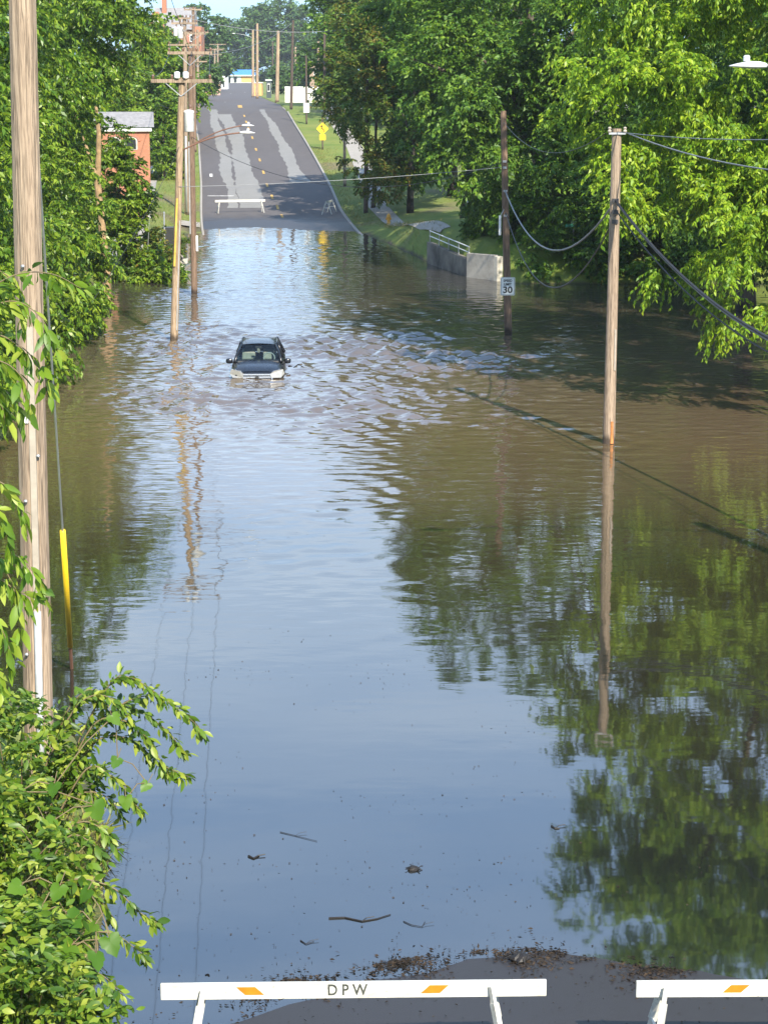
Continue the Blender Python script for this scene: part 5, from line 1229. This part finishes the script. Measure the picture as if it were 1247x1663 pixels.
# shrubs on the near left bank
b0_ = (-4.6, 18.6, gz(-4.6, 18.6))
branchy('willow_shrub', b0_, 'arching green shrub on the near left bank reaching out over the water', 'shrub', 'foreground plants',
    [S(20.5, (60, 1330), (130, 1220), (190, 1150), (250, 1130), (300, 1160), (332, 1190)), S(20.3, (70, 1340), (150, 1210), (210, 1200), (260, 1240), (308, 1262)), S(20.4, (80, 1340), (130, 1200), (180, 1110), (212, 1100), (262, 1130)),
     S(20, (80, 1350), (140, 1250), (180, 1260), (215, 1300), (232, 1320)), S(20.2, (50, 1300), (110, 1170), (150, 1130), (190, 1140), (220, 1180)), S(20.2, (90, 1300), (150, 1180), (200, 1170), (240, 1200), (275, 1260)),
     S(18, (50, 1480), (110, 1430), (180, 1440), (225, 1480), (258, 1500)), S(17.5, (40, 1560), (120, 1520), (180, 1515), (220, 1540), (238, 1555)), S(18.4, (60, 1440), (110, 1360), (150, 1370), (170, 1400)), S(18, (40, 1500), (110, 1440), (150, 1450), (185, 1490)),
     S(20.6, (70, 1340), (120, 1230), (165, 1165), (215, 1150), (270, 1185), (300, 1225)), S(20.4, (60, 1310), (95, 1190), (120, 1140), (150, 1120), (170, 1150)), S(20.2, (70, 1350), (130, 1290), (175, 1295), (200, 1330)),
     S(19, (50, 1420), (120, 1340), (165, 1345), (190, 1380)), S(17, (40, 1600), (110, 1570), (160, 1580), (200, 1615))],
    'leaf_near', 402, .092, .40, 95, .35, .009)
for k, (lobes, nb, lab, mt, L, seed) in enumerate((
    ([Lb(30, 1310, 20, .68, .6, .58), Lb(110, 1300, 20.4, .40, .45, .40), Lb(-20, 1250, 20, .7, .7, .7), Lb(-10, 1180, 22.3, .6, .5, .45)], 95, 'leafy shrub hiding the foot of the foreground pole', 'leaf_near', .085, 411),
    ([Lb(20, 1440, 18.4, .66, .55, .62), Lb(95, 1410, 18.6, .34, .4, .45), Lb(-60, 1400, 18.4, .7, .7, .8)], 85, 'yellow green shrub halfway down the near left bank', 'leaf_near', .09, 412),
    ([Lb(15, 1580, 16.8, .66, .55, .55), Lb(95, 1570, 17.2, .32, .38, .42), Lb(20, 1680, 15.8, .75, .6, .6), Lb(-60, 1560, 16.8, .6, .6, .7)], 95, 'dense shrub in the lower left corner', 'leaf_near', .09, 413))):
    bx = lobes[0]; base = (bx[0], bx[1], gz(bx[0], bx[1]))
    branchy('bank_shrub', base, lab, 'shrub', 'foreground plants', [], mt, seed, L, .42, 10, .3, .008, lobes=lobes, nb=nb, ns=10, nl=12, bough_r=.15, spray=.26)
# wild grape: broad toothed heart leaves
def heart(r):
    a = np.linspace(0, 2 * np.pi, 19)[:-1]
    P = []
    for t in a:
        rr_ = .5 * (1.0 + .10 * math.cos(3 * t)) * (1 - .55 * math.exp(-((t - math.pi) / .38) ** 2)) * (1 + .07 * math.cos(9 * t)) + (.16 * math.exp(-(min(t, 2 * math.pi - t) / .35) ** 2))
        P.append((rr_ * math.cos(t), rr_ * .95 * math.sin(t)))
    return P
def grape(label, seed, spots):
    r = np.random.default_rng(seed); H = heart(r); q0 = D(*spots[0][:2], spots[0][2]); base = Vector((q0.x - .3, q0.y + .2, gz(q0.x - .3, q0.y + .2)))
    o = thing('grape_vine', base, label, 'vine', 'foreground plants'); mb = MB(); st_ = MB(); prev = None
    for x, y, Y, sz in spots:
        c = D(x, y, Y) - base
        nrm = Vector((r.normal() * .35, -.75 + r.normal() * .25, .65 + r.normal() * .2)).normalized()
        ax = Vector((r.normal() * .7, -.25, -.75)); ax = (ax - nrm * ax.dot(nrm)).normalized(); sd = nrm.cross(ax)
        vs = [c + nrm * -.012 * sz / .2] + [c + ax * (u_ * sz) + sd * (v_ * sz) - nrm * (.10 * sz * (u_ * u_ + v_ * v_) * 2 + .03 * sz * math.sin(7 * v_ + u_ * 5)) for u_, v_ in H]
        mb.add(vs, [(0, i + 1, (i + 1) % 18 + 1) for i in range(18)])
        st_.tube([c - ax * sz * .25, c - ax * sz * .8 + Vector((0, .06, .02))], .004, 5)
        if prev is not None and (c - prev).length < 1.2: st_.tube([prev + Vector((0, .07, 0)), prev.lerp(c, .5) + Vector((0, .1, .06)), c + Vector((0, .07, 0))], .006, 5)
        prev = c
    mb.build('foliage', 'leaf_grape', o, smooth=True); st_.build('stems', 'twig', o)
rg = random.Random(9)
grape('large grape leaves scattered over the upper left bank shrub', 421, [(80, 1340, 19.0, .24), (155, 1312, 19.4, .23), (30, 1290, 19.2, .18), (88, 1278, 19.3, .16), (185, 1165, 20, .15), (190, 1235, 20, .14), (238, 1275, 20, .13), (205, 1300, 19.6, .16), (10, 1340, 19, .17), (60, 1390, 18.4, .15)])
grape('cluster of large grape leaves low on the left bank', 422, [(x, y, 17.2 - (y - 1450) * .004, rg.uniform(.15, .22)) for x, y in [(30, 1440), (95, 1445), (60, 1490), (115, 1490), (150, 1505), (158, 1555), (110, 1540), (60, 1540), (20, 1510), (30, 1580), (120, 1600), (70, 1610), (15, 1620), (90, 1560), (180, 1530), (140, 1450)]])
# straw coloured grass on the bank
def grass(name, n, region, seed, Lr, mat, label=None, kind=None):
    r = np.random.default_rng(seed); P = []
    for _ in range(n):
        X, Y = region(r); P.append((X, Y, gz(X, Y) - .02))
    P = np.array(P); A = np.stack([r.normal(size=n) * .5 + .2, r.normal(size=n) * .5 - .2, np.ones(n)], 1)
    Ls = r.uniform(*Lr, n)
    o = leaves_obj(name, P, A, Ls, Ls * .05 + .004, mat, None, r, .1, .35)
    if kind: tag(o, kind=kind)
    return o
def reg(r):
    Y = r.uniform(13, 25); e = float(xc(Y)) - 5.25; return e - abs(r.normal()) * 1.1 - .02, Y
tag(grass('grass', 9000, reg, 5, (.10, .45), 'grass_blade'), 'dry and green grass on the near left bank', 'grass', kind='stuff')
# rough grass fringes along the far lawns
def reg2(r):
    Y = r.uniform(104, 190); 
    if r.random() < .5: return float(xc(Y)) + 5.25 + abs(r.normal()) * .8 + (1.2 if Y < 136 else 0), Y
    return float(xc(Y)) - 5.25 - r.random() * 3.2 - (1.6 if Y < 134 else 0), Y
tag(grass('grass', 9000, reg2, 6, (.12, .38), 'grass_blade'), 'uncut grass along the far kerbs', 'grass', kind='stuff')

# ------------------------------------------------------------------ debris
def lump(name, p, s, label, cat, seed, mat='debris', group='floating debris'):
    r = random.Random(seed); o = thing(name, p, label, cat, group); mb = MB()
    prof = [(s * .25, -s * .3), (s * .8, -s * .15), (s, s * .1), (s * .75, s * .45), (s * .25, s * .62)]
    mb.lathe(prof, (0, 0, 0), 11); mb.v = [(x * r.uniform(.75, 1.2), y * r.uniform(.75, 1.2), z * r.uniform(.8, 1.2)) for x, y, z in mb.v]
    mb.build('mass', mat, o)
    st_ = MB()
    for _ in range(7):
        a = r.random() * 6.28; st_.tube([(0, 0, s * .2), (math.cos(a) * s * 1.0, math.sin(a) * s, s * r.uniform(.1, .5)), (math.cos(a) * s * 1.5, math.sin(a) * s * 1.4, s * r.uniform(-.05, .5))], s * .07, 5)
    st_.build('twigs', mat, o)
lump('debris_clump', G(671, 1412), .075, 'round dark clump floating in the calm water', 'debris', 1)
lump('debris_clump', G(843, 1562) + Vector((0, 0, .04)), .11, 'shaggy dark clump stranded at the near shore', 'debris', 2)
def stick(px, Y_off, label, pts, rad=.012):
    o = thing('stick', G(*pts[0]), label, 'stick', 'floating debris'); b = o.location
    q = [G(*p) - b + Vector((0, 0, .008)) for p in pts]; m_ = len(q)
    MB().tube(q, [rad * (1.1 - .7 * i / m_) for i in range(m_)], 6).build('stem', 'debris', o)
    mid = q[m_ // 2]; MB().tube([mid, mid + Vector((.05, .07, .01)), mid + Vector((.14, .10, .015))], rad * .5, 5).build('twig', 'debris', o)
stick(0, 0, 'long dark stick floating left of the near shore debris', [(534, 1492), (560, 1491), (588, 1497), (612, 1493), (634, 1486)], .011)
stick(0, 0, 'short bent twig floating just right of the long stick', [(655, 1497), (668, 1503), (685, 1506), (690, 1497)], .005)
stick(0, 0, 'dark curled scrap of wood floating left of the round clump', [(404, 1391), (412, 1395), (421, 1390)], .015)
stick(0, 0, 'small dark scrap floating near the right tree reflection', [(895, 1342), (901, 1346), (908, 1346)], .012)
stick(0, 0, 'thin pale twig drifting in the middle of the calm water', [(455, 1352), (480, 1358), (515, 1367)], .005)
stick(0, 0, 'little twig drifting above the barricade at left', [(488, 1528), (497, 1534), (510, 1530)], .006)
stick(0, 0, 'dark branch drifting beside the stranded car', [(470, 596), (478, 598), (484, 593), (496, 599)], .05)
r = np.random.default_rng(77)
# drift of bark and leaf litter at the near shore
n = 7500; t = r.random(n)
px = 380 + t * 720 + r.normal(size=n) * 25; base_y = np.interp(px, [250, 420, 560, 640, 760, 880, 960, 1080, 1240], [1650, 1600, 1576, 1560, 1543, 1540, 1556, 1572, 1588])
py = base_y + np.abs(r.normal(size=n)) * 22 * (.4 + .8 * np.sin(px * .02) ** 2) - np.where(r.random(n) < .10, np.abs(r.normal(size=n)) * 16, 0)
keepm = (np.sin(px * .031) + .5 * np.sin(px * .09 + py * .2) + r.normal(size=n) * .6) > -.1
P = []
for x, y in zip(px[keepm], py[keepm]):
    p = ground_hit(x, y, 0, 14) if False else G(x, y, 0)
    zz_ = max(0.0, float(zr(p.y)) + float(near_warp(np.array(p.x - xc(p.y)), np.array(p.y)))); P.append((p.x, p.y, zz_ + .012))
P = np.array(P); n = len(P); A = np.stack([r.normal(size=n), r.normal(size=n), r.normal(size=n) * .12], 1); Ls = r.uniform(.012, .075, n)
tag(leaves_obj('leaf_litter', P, A, Ls, Ls * r.uniform(.15, .45, n), 'litter', None, r, .05, .02), 'brown drift of bark and leaf bits along the near shore', 'debris', kind='stuff')
# wider scatter of specks over the calm water and the near asphalt
nc = 34; cxs = r.uniform(-3.4, 4, nc); cys = 21 + np.abs(r.normal(size=nc)) * 8; kk = r.integers(0, nc, 800); n = 800
X = cxs[kk] + r.normal(size=n) * .55; Y = cys[kk] + r.normal(size=n) * .35 + X * .05; X = np.where(r.random(n) < .2, r.uniform(-4, 4, n), X); Y = np.maximum(Y, 20.7)
P = np.stack([X, Y, np.full(n, .008)], 1); A = np.stack([r.normal(size=n), r.normal(size=n) * .6, np.zeros(n)], 1); Ls = r.uniform(.010, .042, n)
tag(leaves_obj('floating_specks', P, A, Ls, Ls * r.uniform(.2, .5, n), 'litter', None, r, .02, .0), 'tiny dark specks afloat on the calm near water', 'debris', kind='stuff')
n = 1300; X = r.uniform(-3, 7, n); Y = r.uniform(15.5, 20.6, n)
Zs = np.array([float(zr(y)) + float(near_warp(np.array(x - xc(y)), np.array(y))) + .012 for x, y in zip(X, Y)])
P = np.stack([X, Y, np.maximum(Zs, .008)], 1); A = np.stack([r.normal(size=n), r.normal(size=n), r.normal(size=n) * .1], 1); Ls = r.uniform(.01, .06, n)
tag(leaves_obj('asphalt_litter', P, A, Ls, Ls * r.uniform(.2, .5, n), 'litter', None, r, .05, .02), 'scattered bark crumbs on the near wet asphalt', 'debris', kind='stuff')
for o in scene.objects:
    for k in ('_t', 'rusty'):
        if k in o: del o[k]

# ------------------------------------------------------------------ air
hz = MB().box((0, 750, 18), (840, 1560, 44)).build('haze', 'wire'); tag(hz, kind='stuff'); hz.data.materials.clear()
hm = bpy.data.materials.new('haze'); hm.use_nodes = True; hn = hm.node_tree; hn.nodes.clear()
ho = hn.nodes.new('ShaderNodeOutputMaterial'); hv_ = hn.nodes.new('ShaderNodeVolumePrincipled')
hv_.inputs['Color'].default_value = (.80, .88, 1.0, 1); hv_.inputs['Density'].default_value = .00013
hn.links.new(hv_.outputs[0], ho.inputs['Volume']); hz.data.materials.append(hm)
scene.cycles.volume_bounces = 0
